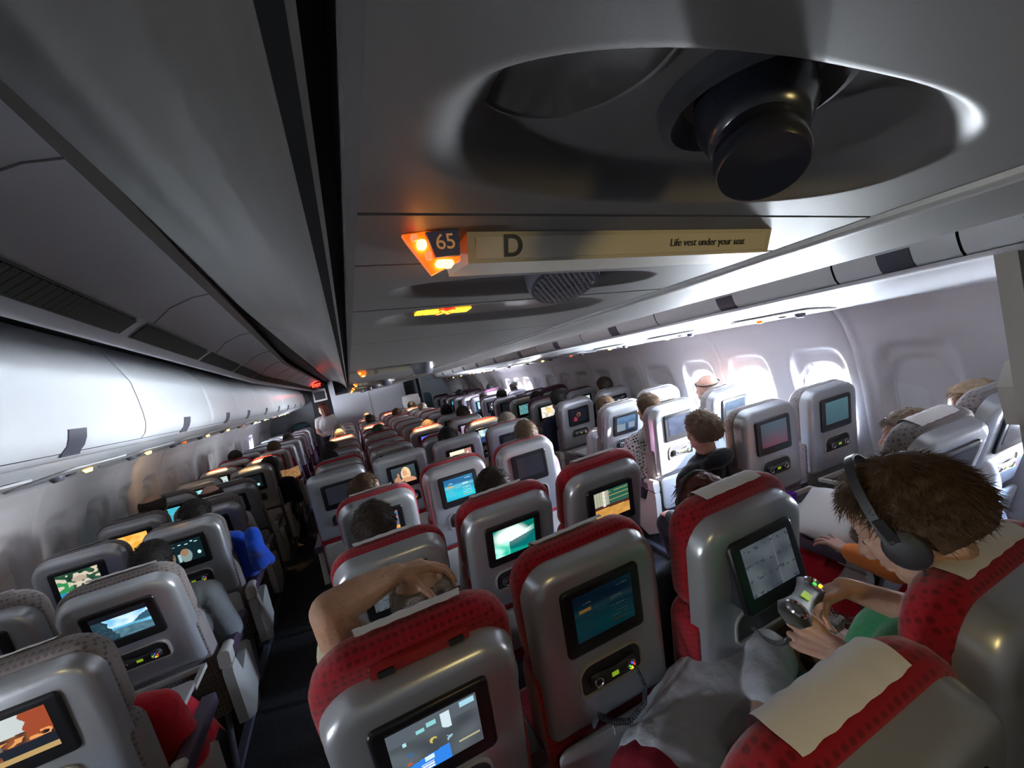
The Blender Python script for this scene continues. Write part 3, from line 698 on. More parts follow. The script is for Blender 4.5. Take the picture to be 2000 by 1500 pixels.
def dtray():
    mm = M(); mm.loft([rrect(.41, .27, .03, z, 0, -.27, 4, plane='xy')[::1] for z in (0, .004, .016, .020)])
    return mm.mesh('tray_table')
DT = dtray()
DA = M().loft([[(-.205, -.16, z), (-.185, -.16, z), (-.185, 0, z), (.185, 0, z), (.185, -.16, z), (.205, -.16, z), (.205, .02, z), (-.205, .02, z)] for z in (-.02, 0)]).mesh('tray_arm')
ARM = M().loft([[(x, y, z) for x, z in ((-.028, .60), (-.028, .642), (-.022, .650), (.022, .650), (.028, .642), (.028, .60))] for y in (.02, .06, .40, .43)]).mesh('armrest')
ARP = M().loft([[(x, .06, .33), (x, .10, .60), (x, .36, .60), (x, .43, .33)] for x in (-.02, .02)]).mesh('armrest_panel')
AIS = M().loft([[(x, y, z) for y, z in ((.0, .26), (-.05, .55), (-.045, .575), (.03, .585), (.10, .47), (.30, .53), (.34, .50), (.36, .28), (.14, .20))] for x in (-.022, -.018, .018, .022)]).mesh('armrest_panel')
CAP = M().loft([rrect(.052, .085, .018, y, 0, .625, 4) for y in (-.055, -.048, .05, .058)]).mesh('armrest_cap')
def macm(end=90):
    mm = M(); path = [(.146, .55), (.149, .65), (.149, .73)]
    for k in range(20):
        a = R(12+(end-12)*k/19); path.append((.100+math.cos(a)*.046, .757+math.sin(a)*.026))
    mm.grid(lambda u, v: ((u-.5)*.235+.003*math.sin(v*20+u*3), prof(path, v)[0]+.0012*math.sin(u*31+v*9), prof(path, v)[1]+.004+.002*noise.noise(Vector((u*8, v*8, 1)))), 24, 44)
    return mm.mesh('antimacassar')
MACL = macm(128)
MAC = macm(84)
RB = M().loft([rrect(.21, .030, .004, d, .01, .738, 2) for d in (.044, .054)]).mesh('headrest_bracket')
RC = M().loft([rrect(.034, .016, .003, d, 0, .732, 2) for d in (.040, .050)]).mesh('bracket_clip')
def cable(pts, n, amp=.006, rad=.0018):
    out = []; 
    for i in range(n*9+1):
        t = i/(n*9); x, z = prof([(p[0], p[2]) for p in pts], t); y, _ = prof([(p[1], p[2]) for p in pts], t)
        a = 2*math.pi*i/9; out.append((x+math.cos(a)*amp*.6, y+math.sin(a)*amp, z+math.cos(a)*amp*.8))
    return M().tube(out, rad, 6)
def seat(name, x, y, yaw, rec, fab, scr, label, group, raise_=0, tilt=0, tray='stow', mac=True, sq=False, detail=2, aisle=0, arms=(-1,), held=False, maclong=False, bracket=False):
    o = empty(name, (x, y, 0), (0, 0, yaw), label=label, cat='airline seat', group=group)
    rr = (R(rec), 0, 0); P = (0, 0, .42)
    sh = link('back_shell', SH[sq], o, silver_sq if sq else silver, P, rr)
    cu = link('backrest_cushion', CU, o, fab, P, rr)
    hr = link('headrest', HR, o, fab, P, rr)
    if raise_: hr.location = Vector(P)+Matrix.Rotation(R(rec), 3, 'X') @ Vector((0, 0, raise_))
    if bracket:
        q = link('headrest_bracket', RB, o, mat('dark_red_bracket', (.30, .012, .01), .5), hr.location, rr)
        for s in (-1, 1): link('bracket_clip', RC, q, bezel, (.01+s*.075, 0, 0))
    if mac:
        mc = link('antimacassar', MACL if maclong else MAC, o, cloth, hr.location.copy(), rr); mc.rotation_euler.y = random.uniform(-.02, .02)
    link('seat_cushion', SP, o, fab)
    bz_ = link('screen_bezel', BZ, o, bezel); 
    bz_.matrix_local = Matrix.Translation(P) @ Matrix.Rotation(R(rec), 4, 'X') @ Matrix.Translation((0, -.002, .711)) @ Matrix.Rotation(R(-tilt), 4, 'X')
    d = link('display', DISP[scr], bz_, None, (0, -.0100, -.090)); d['label'] = PDESC[scr]
    if tilt > 3:
        bb = M().add([(-.115, .0, -.02), (.115, .0, -.02), (.115, .008, -.195), (-.115, .008, -.195), (-.115, .012, -.02), (.115, .012, -.02), (.115, .005+math.sin(R(tilt))*.19, -.19*math.cos(R(tilt))), (-.115, .005+math.sin(R(tilt))*.19, -.19*math.cos(R(tilt)))], [(0, 1, 2, 3), (7, 6, 5, 4), (0, 4, 5, 1), (1, 5, 6, 2), (2, 6, 7, 3), (3, 7, 4, 0)])
        link('screen_mount', bb, bz_, rubber)
    if detail >= 1:
        hm = Matrix.Translation(P) @ Matrix.Rotation(R(rec), 4, 'X') @ Matrix.Translation((.0, -.003, .420))
        for nm, me, mt in (('handset_frame', HS_R, beige), ('handset_recess', HS_B, rubber)):
            q = link(nm, me, o, mt); q.matrix_local = hm
        if not held:
            q = link('handset', HS, o, rubber); q.matrix_local = hm @ Matrix.Translation((.0, -.001, -.004))
            if detail >= 2:
                kn = link('control_knob', KN, q, chrome, (-.056, 0, 0)); kn = link('control_knob', KN, q, chrome, (.056, 0, 0))
                link('handset_display', LC, q, lcdM)
                if scr not in ('redim', 'tealdim'):
                    for me, mt in BT: link('colour_button', me, q, mt, (.056, 0, 0))
    if detail >= 1:
        if tray == 'stow':
            t = link('tray_table', ST, o, beige if fab is redfab else trayM, P, rr)
            link('tray_latch', STQ, t, beige)
        elif tray == 'open':
            yb = -.05-.2*math.sin(R(rec)); t = link('tray_table', DT, o, trayM, (0, yb, .665)); link('tray_arm', DA, t, beige)
    if detail >= 1:
        for s in arms:
            a = link('armrest', ARM, o, purparm, (s*.252, 0, 0)); link('armrest_panel', ARP, a, beige)
        if aisle:
            a = link('armrest', ARM, o, purparm, (aisle*.262, 0, 0)); link('armrest_panel', AIS, a, beige); link('armrest_cap', CAP, a, beige)
    link('seat_legs', LG, o, latchM)
    return o
OR = ['first', 'second', 'third', 'fourth', 'fifth', 'sixth', 'seventh', 'eighth', 'ninth', 'tenth', 'eleventh', 'twelfth', 'thirteenth', 'fourteenth', 'fifteenth']
SEATS = {}
def CY(r): return {0: .40, 1: 1.0935, 2: 1.881, 3: 2.668}.get(r, 3.62+.76*(r-4))
three = {'D': .011, 'E': .511, 'F': 1.007}; four = {'D': -.225, 'E': .27, 'F': .765, 'G': 1.26}
spec = {  # rec, screen, raise, tilt
 'E0': dict(rec=9, scr='off', raise_=.02, maclong=True), 'F0': dict(rec=6, scr='off', raise_=.02, maclong=True),
 'D1': dict(rec=17, scr='subway', raise_=.055, bracket=True, tilt=3), 'E1': dict(rec=8, scr='dim', raise_=.02), 'F1': dict(rec=10, scr='grey', raise_=.035, tilt=17, held=True, maclong=True),
 'D2': dict(rec=20.6, scr='grey', raise_=.0), 'E2': dict(rec=18, scr='green', raise_=.02), 'F2': dict(rec=18, scr='shelf', raise_=.025, tilt=9),
 'D3': dict(rec=17.8, scr='sunset', raise_=.005), 'E3': dict(rec=4.5, scr='menu'), 'F3': dict(rec=6, scr='off'),
 'D4': dict(rec=8, scr='off', sq=True), 'E4': dict(rec=8, scr='woman', sq=True), 'F4': dict(rec=8, scr='room', sq=True), 'G4': dict(rec=8, scr='off', sq=True),
 'G5': dict(rec=8, scr='map'), 'D5': dict(rec=14, scr='off'), 'E5': dict(rec=9, scr='off'), 'F5': dict(rec=18, scr='off'), 'G6': dict(rec=9, scr='lav'), 'F6': dict(rec=9, scr='blue'), 'G8': dict(rec=9, scr='santa'), 'D6': dict(rec=9, scr='bright'), 'E10': dict(rec=9, scr='white'), 'F9': dict(rec=9, scr='white'), 'F8': dict(rec=9, scr='off'), 'G9': dict(rec=9, scr='bright')}
rnd = random.Random(5)
for r in range(0, 14):
    cols = three if r < 4 else four
    for c, x in cols.items():
        if r == 0 and c == 'D': continue
        if r == 13 and c == 'D': continue
        k = c+str(r); sp_ = dict(spec.get(k, dict(rec=rnd.choice([8, 9, 10, 9, 15]), scr=rnd.choice(['off', 'off', 'off', 'white', 'off']))))
        pos = {3: {'D': 'beside the left aisle', 'E': 'in the middle', 'F': 'beside the right aisle'}, 4: {'D': 'beside the left aisle', 'E': 'second from the left aisle', 'F': 'second from the right aisle', 'G': 'beside the right aisle'}}[3 if r < 4 else 4][c]
        rowt = 'nearest row' if r == 0 else OR[r-1]+' row ahead'
        lab = 'red middle-block seat, %s, %s, %s' % (rowt, pos.replace('second from the', 'second from'), PDESC[sp_['scr']].replace('on its screen', 'on screen'))
        sp_.setdefault('raise_', rnd.choice([0, 0, .01]))
        SEATS[k] = seat('airline_seat', x-(.02 if k == 'F1' else 0), CY(r)-(.09 if k == 'F1' else 0), 0, sp_.pop('rec'), redfab, sp_.pop('scr'), lab, 'red seats of the middle block', arms=(-1,) + ((1,) if c in ('F' if r < 4 else 'G') else ()), detail=2 if r < 6 else (1 if r < 8 else 0), **sp_)
def LXY(r, c):
    y = 1.7077+.7874*(r-1); return ((-1.123 if c == 'C' else -1.640)+tl(y), y)
lspec = {'C1': dict(rec=10, scr='street', raise_=.02), 'C2': dict(rec=17.5, scr='beach', tray='open', raise_=.01), 'C3': dict(rec=8.6, scr='man', raise_=.0), 'C4': dict(rec=22, scr='off', raise_=.04), 'C5': dict(rec=21, scr='off', raise_=.02), 'C6': dict(rec=9, scr='small'),
         'A2': dict(rec=10, scr='off', raise_=.04), 'A3': dict(rec=6, scr='prog'), 'A4': dict(rec=10, scr='orange'), 'A5': dict(rec=9, scr='teal', raise_=.02), 'A6': dict(rec=9, scr='cyan'), 'A7': dict(rec=9, scr='white'), 'C7': dict(rec=9, scr='off'), 'C8': dict(rec=9, scr='white')}
for r in range(1, 15):
    for c in 'AC':
        x, y = LXY(r, c); k = c+str(r); sp_ = dict(lspec.get(k, dict(rec=rnd.choice([8, 9, 10, 14]), scr='off'))); sc = sp_.pop('scr')
        if r > 5: x += .03
        lab = 'grey left-block seat, %s row ahead, beside the %s, %s' % (OR[r-1], 'window' if c == 'A' else 'aisle', PDESC[sc].replace('on its screen', 'on screen'))
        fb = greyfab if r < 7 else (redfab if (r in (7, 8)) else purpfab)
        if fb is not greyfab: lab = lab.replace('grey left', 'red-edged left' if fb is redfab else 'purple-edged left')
        sp_.setdefault('raise_', rnd.choice([0, 0, .01]))
        SEATS['L'+k] = seat('airline_seat', x, y, .044*(1 if r < 6 else 0), sp_.pop('rec'), fb, sc, lab, 'seats of the left block', arms=(-1,), aisle=1 if c == 'C' else 0, detail=2 if r < 6 else (1 if r < 9 else 0), **sp_)
def RXY(r, c):
    y = 1.7315+.7874*(r-1); 
    if r == 0: y = 1.12
    return ((2.178 if c == 'H' else 2.709)+tr(y)+(-.06 if r == 0 and c == 'H' else 0), y)
rspec = {'H0': dict(rec=22, scr='off', raise_=.02, maclong=True), 'K0': dict(rec=20, scr='off', raise_=.0), 'H1': dict(rec=5.3, scr='redim', tray='open'), 'K1': dict(rec=7, scr='tealdim', tray='open'), 'H2': dict(rec=8.3, scr='navy'), 'K2': dict(rec=11.9, scr='slate'), 'H3': dict(rec=20, scr='slate'),
         'K3': dict(rec=10, scr='bright'), 'H4': dict(rec=11.7, scr='fire', tray='open'), 'K4': dict(rec=10, scr='bar'), 'H5': dict(rec=10, scr='gold'), 'K5': dict(rec=10, scr='white'), 'H6': dict(rec=9, scr='crowd'), 'H7': dict(rec=9, scr='small'), 'H8': dict(rec=9, scr='face'), 'H9': dict(rec=9, scr='cyan'), 'H12': dict(rec=9, scr='menu')}
for r in range(0, 15):
    for c in 'HK':
        x, y = RXY(r, c); k = c+str(r); sp_ = dict(rspec.get(k, dict(rec=rnd.choice([8, 9, 10, 14]), scr='off'))); sc = sp_.pop('scr')
        rowt = 'nearest row' if r == 0 else OR[r-1]+' row ahead'
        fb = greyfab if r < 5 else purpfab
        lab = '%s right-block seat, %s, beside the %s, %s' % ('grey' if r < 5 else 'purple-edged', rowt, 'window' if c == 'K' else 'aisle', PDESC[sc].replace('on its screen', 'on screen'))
        sp_.setdefault('raise_', rnd.choice([0, .01, .02, .05]) if r > 4 else 0)
        SEATS[k] = seat('airline_seat', x, y, -.078 if r < 4 else -.03, sp_.pop('rec'), fb, sc, lab, 'seats of the right block', arms=(1,) if c == 'H' else (), aisle=-1 if c == 'H' else 0, detail=2 if r < 6 else (1 if r < 8 else 0), mac=(r > 0 or c == 'H') and not (r in (1,)), **sp_)
# ------------------------------------------------------------------ people
def head_prims(mm, detail=True, female=False):
    "head in its own frame: centre 0, face +Y, up +Z"
    mm.ell((0, -.018, .022), (.074, .094, .088)); mm.ell((0, .018, -.022), (.062, .070, .088)); mm.ell((0, .052, -.088), (.036, .034, .026))
    mm.ell((0, .062, .030), (.056, .026, .040)); mm.ell((0, .078, .010), (.044, .014, .010))
    for s in (-1, 1):
        mm.ell((s*.036, .058, -.028), (.024, .024, .026)); mm.ell((s*.046, .025, -.068), (.022, .040, .026))
        mm.ell((s*.077, -.008, -.010), (.010, .020, .032), Matrix.Rotation(R(s*-14), 3, 'Z') @ Matrix.Rotation(R(-12), 3, 'X'))
        mm.ell((s*.013, .096, -.040), (.009, .011, .008))
        mm.ell((s*.030, .073, -.004), (.014, .011, .008))
    mm.capsule((0, .082, .006), (0, .106, -.034), .0085, .0125); mm.ell((0, .108, -.036), (.011, .010, .009))
    mm.ell((0, .083, -.060), (.024, .014, .007)); mm.ell((0, .081, -.072), (.021, .014, .007)); mm.ell((0, .074, -.054), (.026, .018, .018))
def frame(c, yaw=0, pitch=0, roll=0):
    "matrix of a head at c; pitch>0 looks down, yaw>0 turns left"
    return Matrix.Translation(c) @ Matrix.Rotation(R(yaw), 4, 'Z') @ Matrix.Rotation(R(-pitch), 4, 'X') @ Matrix.Rotation(R(roll), 4, 'Y')
def hmask(v):
    "1 where hair grows on the head (v: unit direction)"
    x, y, z = v
    front = sst((y-.25)/.25); low = z < .42-.0*x
    hl = .50*front+(-.12)*(1-front)           # hairline height
    side = sst((y+.15)/.4); hl = -.62+.62*side if y < .25 else hl
    return sst((z-hl+.05)/.12)
def cap(kind, seed=0):
    mm = M(); nu, nv = 56, 40; th_ = {'short': .010, 'buzz': .004, 'fringe': .008, 'tousled': .015, 'long': .018, 'crop': .013}[kind]
    def f(u, v):
        a = 2*math.pi*u; t = math.pi*v; d = Vector((math.sin(t)*math.cos(a), math.sin(t)*math.sin(a), math.cos(t)))
        mk = hmask(d)
        if kind == 'fringe': mk *= sst((.55-d.z)/.15)
        if kind == 'long' and d.y < .45: mk = 1
        n_ = noise.noise(d*(5 if kind != 'tousled' else 4)+Vector((seed, 0, 0)))+.5*noise.noise(d*14+Vector((seed, 3, 0)))
        r = (1+0*n_); k = th_*(1+.5*n_)
        p = Vector((d.x*.078, -.016+d.y*.098, .020+d.z*.092)); nn = Vector((d.x/.078, d.y/.098, d.z/.092)).normalized()
        if d.z < 0: p.z = .02+d.z*.10
        return p+nn*(k*mk-.016*(1-mk))
    mm.grid(f, nu, nv); return mm
def strands(n, L, rad, seed=1, kind='short', droop=.4, curl=.5, fw=0):
    rr = random.Random(seed); mm = M()
    for _ in range(n):
        while True:
            d = Vector((rr.gauss(0, 1), rr.gauss(0, 1), rr.gauss(.3, 1))).normalized()
            if hmask(d) > .5 and (kind != 'fringe' or d.z < .5): break
        p = Vector((d.x*.079, -.016+d.y*.099, .020+d.z*.093)); nn = Vector((d.x/.078, d.y/.098, d.z/.092)).normalized()
        wh = Vector((0, -.45, .9)).normalized(); t = (d-wh*d.dot(wh)); t = t.normalized() if t.length > .1 else nn.orthogonal()
        t = (t+Vector((rr.gauss(0, curl), rr.gauss(0, curl), rr.gauss(0, curl)))).normalized(); t = (t-nn*t.dot(nn)).normalized()
        ln = L*rr.uniform(.5, 1.2)*(1 if d.z > -.1 else .6); pts = []; q = p.copy(); dirn = (nn*.22+t).normalized()
        for k in range(5):
            pts.append(q.copy()); q = q+dirn*ln/4; rel = Vector((q.x/.080, (q.y+.016)/.10, (q.z-.02)/.094))
            dirn = (dirn+Vector((0, fw, -droop*.35))+Vector((rr.gauss(0, curl*.35), rr.gauss(0, curl*.35), rr.gauss(0, curl*.35)))).normalized()
            if rel.length < 1.06: q += nn*.004; dirn = (dirn+nn*.35).normalized()
        mm.tube(pts, [rad, rad, rad*.9, rad*.7, rad*.15], 4)
    return mm
def curtain(L, seed=0, w=.086):
    "long hair falling from the crown down the back and sides"
    mm = M(); nu, nv = 60, 26
    def f(u, v):
        a = R(-25+230*u)+math.pi*0; a = R(155+230*u)   # around the back
        n_ = noise.noise(Vector((math.cos(a)*3, math.sin(a)*3, v*1.2+seed)))+.5*noise.noise(Vector((u*26, v*1.0, seed)))
        z = .075-v*L; rr_ = 1.0 if z < .02 else math.sqrt(max(0, 1-((z-.02)/.10)**2))
        taper = 1-.18*max(0, v-.5)*2
        return ((.092*rr_+.010*n_*1.3)*math.cos(a)*taper, -.018+(.110*rr_+.010*n_)*math.sin(a)*taper, z)
    mm.grid(f, nu, nv); mm.grid(lambda u, v: tuple(c*.93 if i < 2 else c for i, c in enumerate(f(u, v))), nu, nv); return mm
def hand(mm, w, d, n, side, curl=(30, 30, 30, 30), s=.92, spread=7, th=(35, 25), thd=None, bend=(1, .9, .6)):
    "w wrist, d finger direction, n back-of-hand normal, side=+1: thumb on the +X side of (d x n)"
    d = Vector(d).normalized(); n = Vector(n); n = (n-d*n.dot(d)).normalized(); x = d.cross(n)*side; w = Vector(w)
    P = lambda a, b, c: w+(x*a+d*b+n*c)*s
    for a0, a1 in ((.022, .030), (.008, .010), (-.008, -.010), (-.020, -.028)):
        mm.capsule(P(a0*.7, .008, 0), P(a1*.95, .078, .001), .0155*s, .0115*s, 10)
    tips = []
    for i, (a, ln) in enumerate(((.029, .94), (.0095, 1.04), (-.0105, .97), (-.029, .78))):
        ang = R(spread*(1.5-i)); fd = (d*math.cos(ang)+x*math.sin(ang)); p = P(a, .080-(.004 if i in (0, 3) else 0), .001); c = 0; r0 = .0088
        for seg, b in zip((.045, .028, .022), bend):
            c += R(curl[i]*b); dr = fd*math.cos(c)-n*math.sin(c); q = p+dr*seg*ln*s; mm.capsule(p, q, r0*s, (r0-.0012)*s, 10); p = q; r0 -= .0011
        tips.append(p)
    tb = P(.020, .022, -.006); t1 = (thd and Vector(thd).normalized()) or (x*math.cos(R(th[0]))+d*math.sin(R(th[0]))-n*.35).normalized()
    q = tb+t1*.042*s; mm.capsule(P(.010, .020, -.004), q, .0165*s, .0120*s, 10)
    t2 = (t1*math.cos(R(th[1]))+(d*.6-n*.6).normalized()*math.sin(R(th[1]))).normalized() if not thd else t1
    q2 = q+t2*.030*s; mm.capsule(q, q2, .0118*s, .0105*s, 10); q3 = q2+(t2*.9-n*.15).normalized()*.022*s; mm.capsule(q2, q3, .0105*s, .0085*s, 10)
    return tips+[q3]
def eyes(parent, fr):
    for s in (-1, 1):
        e = link('eye', M().ell((0, 0, 0), (.0100, .0100, .0090)), parent, mat('eye_white', (.6, .58, .55), .2)); e.matrix_local = fr @ Matrix.Translation((s*.030, .0745, -.004))
        link('iris', M().ell((0, .0085, -.001), (.0055, .004, .0055)), e, mat('iris_brown', (.03, .02, .012), .15))
        b = link('eyebrow', M().tube([(s*.014, .090, .016), (s*.030, .090, .021), (s*.046, .080, .017)], [.002, .0035, .0015], 6), parent, hBrown); b.matrix_local = fr
# generic seated passenger, in seat coordinates (y forward). Head centre at (0,.10,1.19)
HC = Vector((0, .10, 1.19))
def seated_body(arm=None):
    mm = M(); fr = Matrix.Translation(HC); h = M(); head_prims(h); h.xf(fr); mm.add(h.v, h.f)
    mm.capsule((0, .12, .96), (0, .105, 1.13), .062, .054); mm.ell((0, .17, .84), (.15, .10, .19)); mm.ell((0, .18, .60), (.14, .11, .16)); mm.capsule((-.13, .15, .955), (.13, .15, .955), .055, .055)
    for s in (-1, 1):
        if arm and s < 0:
            e_, w_, f_ = arm; mm.capsule((s*.165, .15, .945), e_, .046, .038); mm.capsule(e_, w_, .038, .026); hand(mm, w_, f_-w_, (0, 0, 1), 1, (10, 14, 18, 22), .9, 14); continue
        mm.capsule((s*.165, .15, .945), (s*.205, .20, .70), .050, .040); mm.capsule((s*.205, .20, .70), (s*.14, .42, .64), .040, .028)
        hand(mm, (s*.14, .42, .64), (-s*.3, .9, -.1), (0, .1, 1), -s, (25, 28, 30, 32), .9)
        mm.capsule((s*.09, .20, .52), (s*.10, .52, .53), .080, .058); mm.capsule((s*.10, .52, .53), (s*.10, .50, .12), .056, .036); mm.capsule((s*.10, .50, .07), (s*.11, .64, .045), .038, .030)
    return remesh(mm, .009 if not arm else .004, 4)
BODY = seated_body(); BODY.name = 'person_seated'
def shirt_mesh(long=True, hood=False):
    mm = M(); g = .013
    mm.ell((0, .17, .84), (.15+g, .10+g, .19+g)); mm.ell((0, .18, .62), (.145+g, .115+g, .15+g)); mm.capsule((-.13, .15, .955), (.13, .15, .955), .055+g, .055+g); mm.capsule((0, .12, .96), (0, .115, 1.03), .07+g, .058+g)
    for s in (-1, 1):
        if long: mm.capsule((s*.165, .15, .945), (s*.205, .20, .70), .052+g, .043+g); mm.capsule((s*.205, .20, .70), (s*.15, .39, .645), .043+g, .032+g)
        else: mm.capsule((s*.165, .15, .945), (s*.195, .18, .79), .053+g, .05+g)
    if hood: mm.ell((0, .035, 1.03), (.10, .06, .05)); mm.capsule((-.08, .05, 1.02), (-.07, .14, .99), .035, .03); mm.capsule((.08, .05, 1.02), (.07, .14, .99), .035, .03)
    return remesh(mm, .011, 3)
SHL, SHS, SHH = shirt_mesh(True), shirt_mesh(False), shirt_mesh(True, True)
def trouser_mesh():
    mm = M(); g = .012; mm.ell((0, .18, .56), (.155+g, .12+g, .12))
    for s in (-1, 1): mm.capsule((s*.09, .20, .52), (s*.10, .52, .53), .082+g, .060+g); mm.capsule((s*.10, .52, .53), (s*.10, .50, .14), .060+g, .045+g)
    return remesh(mm, .012, 3)
TRO = trouser_mesh()
def shoes(): 
    mm = M()
    for s in (-1, 1): mm.loft([[(s*.105+x*k, .50+y, z) for x, y in ((-.035, -.05), (.035, -.05), (.045, .08), (.035, .17), (-.035, .17), (-.045, .08))] for z, k in ((.0, 1), (.03, 1), (.075, .8))])
    return mm
SHO = M().loft([[(x*k, y, z) for x, y in ((-.035, -.05), (.035, -.05), (.045, .08), (.035, .17), (-.035, .17), (-.045, .08))] for z, k in ((.0, 1), (.03, 1), (.085, .8))]).mesh('shoe')
HAIR = {}
def hairmesh(kind):
    if kind in HAIR: return HAIR[kind]
    if kind == 'long': m1 = cap('long', 2); c = curtain(.26, 3); m1.add(c.v, c.f); s_ = strands(500, .05, .0014, 5, droop=1.0, curl=.15); m1.add(s_.v, s_.f)
    elif kind == 'bob': m1 = cap('long', 4); c = curtain(.19, 6); m1.add(c.v, c.f); s_ = strands(500, .05, .0014, 6, droop=1.0, curl=.15); m1.add(s_.v, s_.f)
    elif kind == 'short': m1 = cap('short', 1); s_ = strands(900, .028, .0012, 2, droop=.5, curl=.3); m1.add(s_.v, s_.f)
    elif kind == 'crop': m1 = cap('crop', 5); s_ = strands(900, .036, .0014, 8, droop=.3, curl=.4); m1.add(s_.v, s_.f)
    elif kind == 'buzz': m1 = cap('buzz', 3); s_ = strands(900, .010, .0009, 4, droop=.1, curl=.3); m1.add(s_.v, s_.f)
    elif kind == 'fringe': m1 = cap('fringe', 3); s_ = strands(500, .015, .001, 4, 'fringe', curl=.3); m1.add(s_.v, s_.f)
    HAIR[kind] = m1.mesh('hair'); return HAIR[kind]
def passenger(seatkey, label, hair, hm, shirt=cNavy, trou=cDenim, skin=skinA, head=(0, 0, 0), yaw=0, lean=0, sh='long', hood=False, at=None, sc=1.0, group='seated passengers'):
    st = SEATS[seatkey]; o = link('person', BODY, None, skin); tag(o, label, 'person', group)
    x, y = st.location.x+head[0], st.location.y+head[1]
    o.matrix_world = Matrix.Translation((x, y, head[2])) @ Matrix.Rotation(st.rotation_euler.z+R(yaw), 4, 'Z') @ Matrix.Translation((0, .1, .45)) @ Matrix.Rotation(R(lean), 4, 'Y') @ Matrix.Scale(sc, 4) @ Matrix.Translation((0, -.1, -.45))
    if hair: hh = link('hair', hairmesh(hair), o, hm); hh.location = HC
    s_ = link('shirt', {'long': SHL, 'short': SHS, 'hood': SHH}[sh], o, shirt); link('trousers', TRO, o, trou)
    for s in (-1, 1): link('shoe', SHO, o, cBlack, (s*.105, .50, 0))
    if hood: link('hood', cap('tousled', 9).xf(Matrix.Translation(HC) @ Matrix.Diagonal((1.08, 1.12, 1.06, 1))), o, hood)
    return o
passenger('D2', 'person with short dark hair in second row aisle seat, facing a sunset-coloured screen', 'crop', hDark, cHood, head=(-.03, -.03, -.03))
passenger('E2', 'person with short dark brown hair in second row middle seat, white shirt', 'short', hDark, cWhite, head=(.04, 0, -.05))
passenger('D4', 'person with dark hair leaning into the left aisle, fourth row ahead', 'crop', hBrown, cGrey, head=(.12, -.72, -.08), yaw=-50)
passenger('E5', 'person with tousled grey hair behind the seat with the long-haired woman on screen', 'crop', hGrey, cBlack, head=(.03, -.02, -.10))
passenger('F4', 'person with round black hair in the fourth row, third from left aisle', 'short', hBlack, cBlack, head=(-.04, .0, -.01))
passenger('G4', 'older person with cropped grey hair in fourth row by the right aisle', 'short', hGrey, cNavy, head=(.05, .02, -.02))
passenger('F3', 'person with blond buzz cut in the third row by the right aisle', 'buzz', hDkBl, cPink, head=(.09, .02, .01))
passenger('D5', 'person with dark hair at left aisle in the fifth row, head tilted', 'short', hBlack, cBlack, head=(-.03, 0, -.02), lean=-4)
passenger('D6', 'person with dark hair at left aisle in the sixth row', 'short', hDark, cNavy, head=(-.04, 0, -.01), lean=-4)
passenger('E7', 'person under an olive green hood in the seventh row', None, None, cHood, head=(.0, .02, -.02), hood=cHood, sh='hood')
passenger('D8', 'balding person at left aisle, eighth row, pink scalp', 'fringe', hGrey, cGrey, head=(-.02, 0, .03))
passenger('D9', 'older person with thin grey hair at left aisle, ninth row', 'buzz', hGrey, cWhite, head=(-.03, 0, .03))
passenger('G6', 'person with dark hair and large head by right aisle, sixth row', 'short', hDark, cBlack, head=(.02, 0, .02))
passenger('G7', 'person in black by the right aisle, seventh row', 'crop', hBlack, cBlack, head=(-.02, 0, .03))
passenger('F6', 'person with long light brown hair in sixth row, second from right aisle', 'long', hDkBl, cBeige, head=(.05, 0, -.04))
passenger('E10', 'person with black hair in tenth row of the middle block', 'short', hBlack, cBlack, head=(0, 0, .03))
passenger('F10', 'person with brown hair in tenth row of the middle block', 'crop', hBrown, cGrey, head=(0, 0, .03))
passenger('G10', 'person with grey hair by the right aisle, tenth row', 'short', hGrey, cGrey, head=(0, 0, .02))
passenger('G12', 'person with black hair near the bulkhead', 'short', hBlack, cBlack, head=(0, 0, .03))
passenger('E12', 'bald person far ahead near the bulkhead', 'fringe', hDark, cGrey, head=(0, 0, .03))
passenger('F1', 'person with auburn hair and black headband in first row by right aisle', 'long', hAub, cBlack, head=(.07, .05, -.10))
hb = COL.objects[-1]
# left block
passenger('LC2', 'person with short black hair and grey sweater, second row aisle seat of left block', 'buzz', hBlack, cGrey, cDenim, skinB, head=(.05, 0, -.04), sc=1.0)
passenger('LA2', 'person in bright blue top at the window, second row of left block', 'crop', hBlack, cBlue, head=(.02, .0, -.10))
passenger('LC3', 'person with black hair and bright blue jacket, third row aisle seat', 'short', hBlack, cBlue, cBlack, head=(.05, 0, .0))
passenger('LC4', 'bald person in checked shirt, fourth row aisle seat of left block', 'fringe', hDark, cWhite, cDenim, skinC, head=(-.03, .0, -.02))
passenger('LA4', 'bald person by the window, fourth row of left block', 'fringe', hDark, cGrey, cBlack, skinB, head=(.10, 0, .03))
passenger('LC6', 'person with long black hair reading a lit magazine, sixth row aisle seat', 'long', hBlack, cNavy, cBlack, head=(.16, .05, -.06))
passenger('LC8', 'person with brown hair, eighth row aisle seat of left block', 'crop', hBrown, cRed, head=(0, 0, .03))
passenger('LA8', 'person with dark hair by the window, eighth row of left block', 'short', hDark, cBlack, head=(0, 0, .03))
passenger('LC10', 'person with dark hair, tenth row aisle seat of left block', 'short', hDark, cBlack, head=(0, 0, .02))
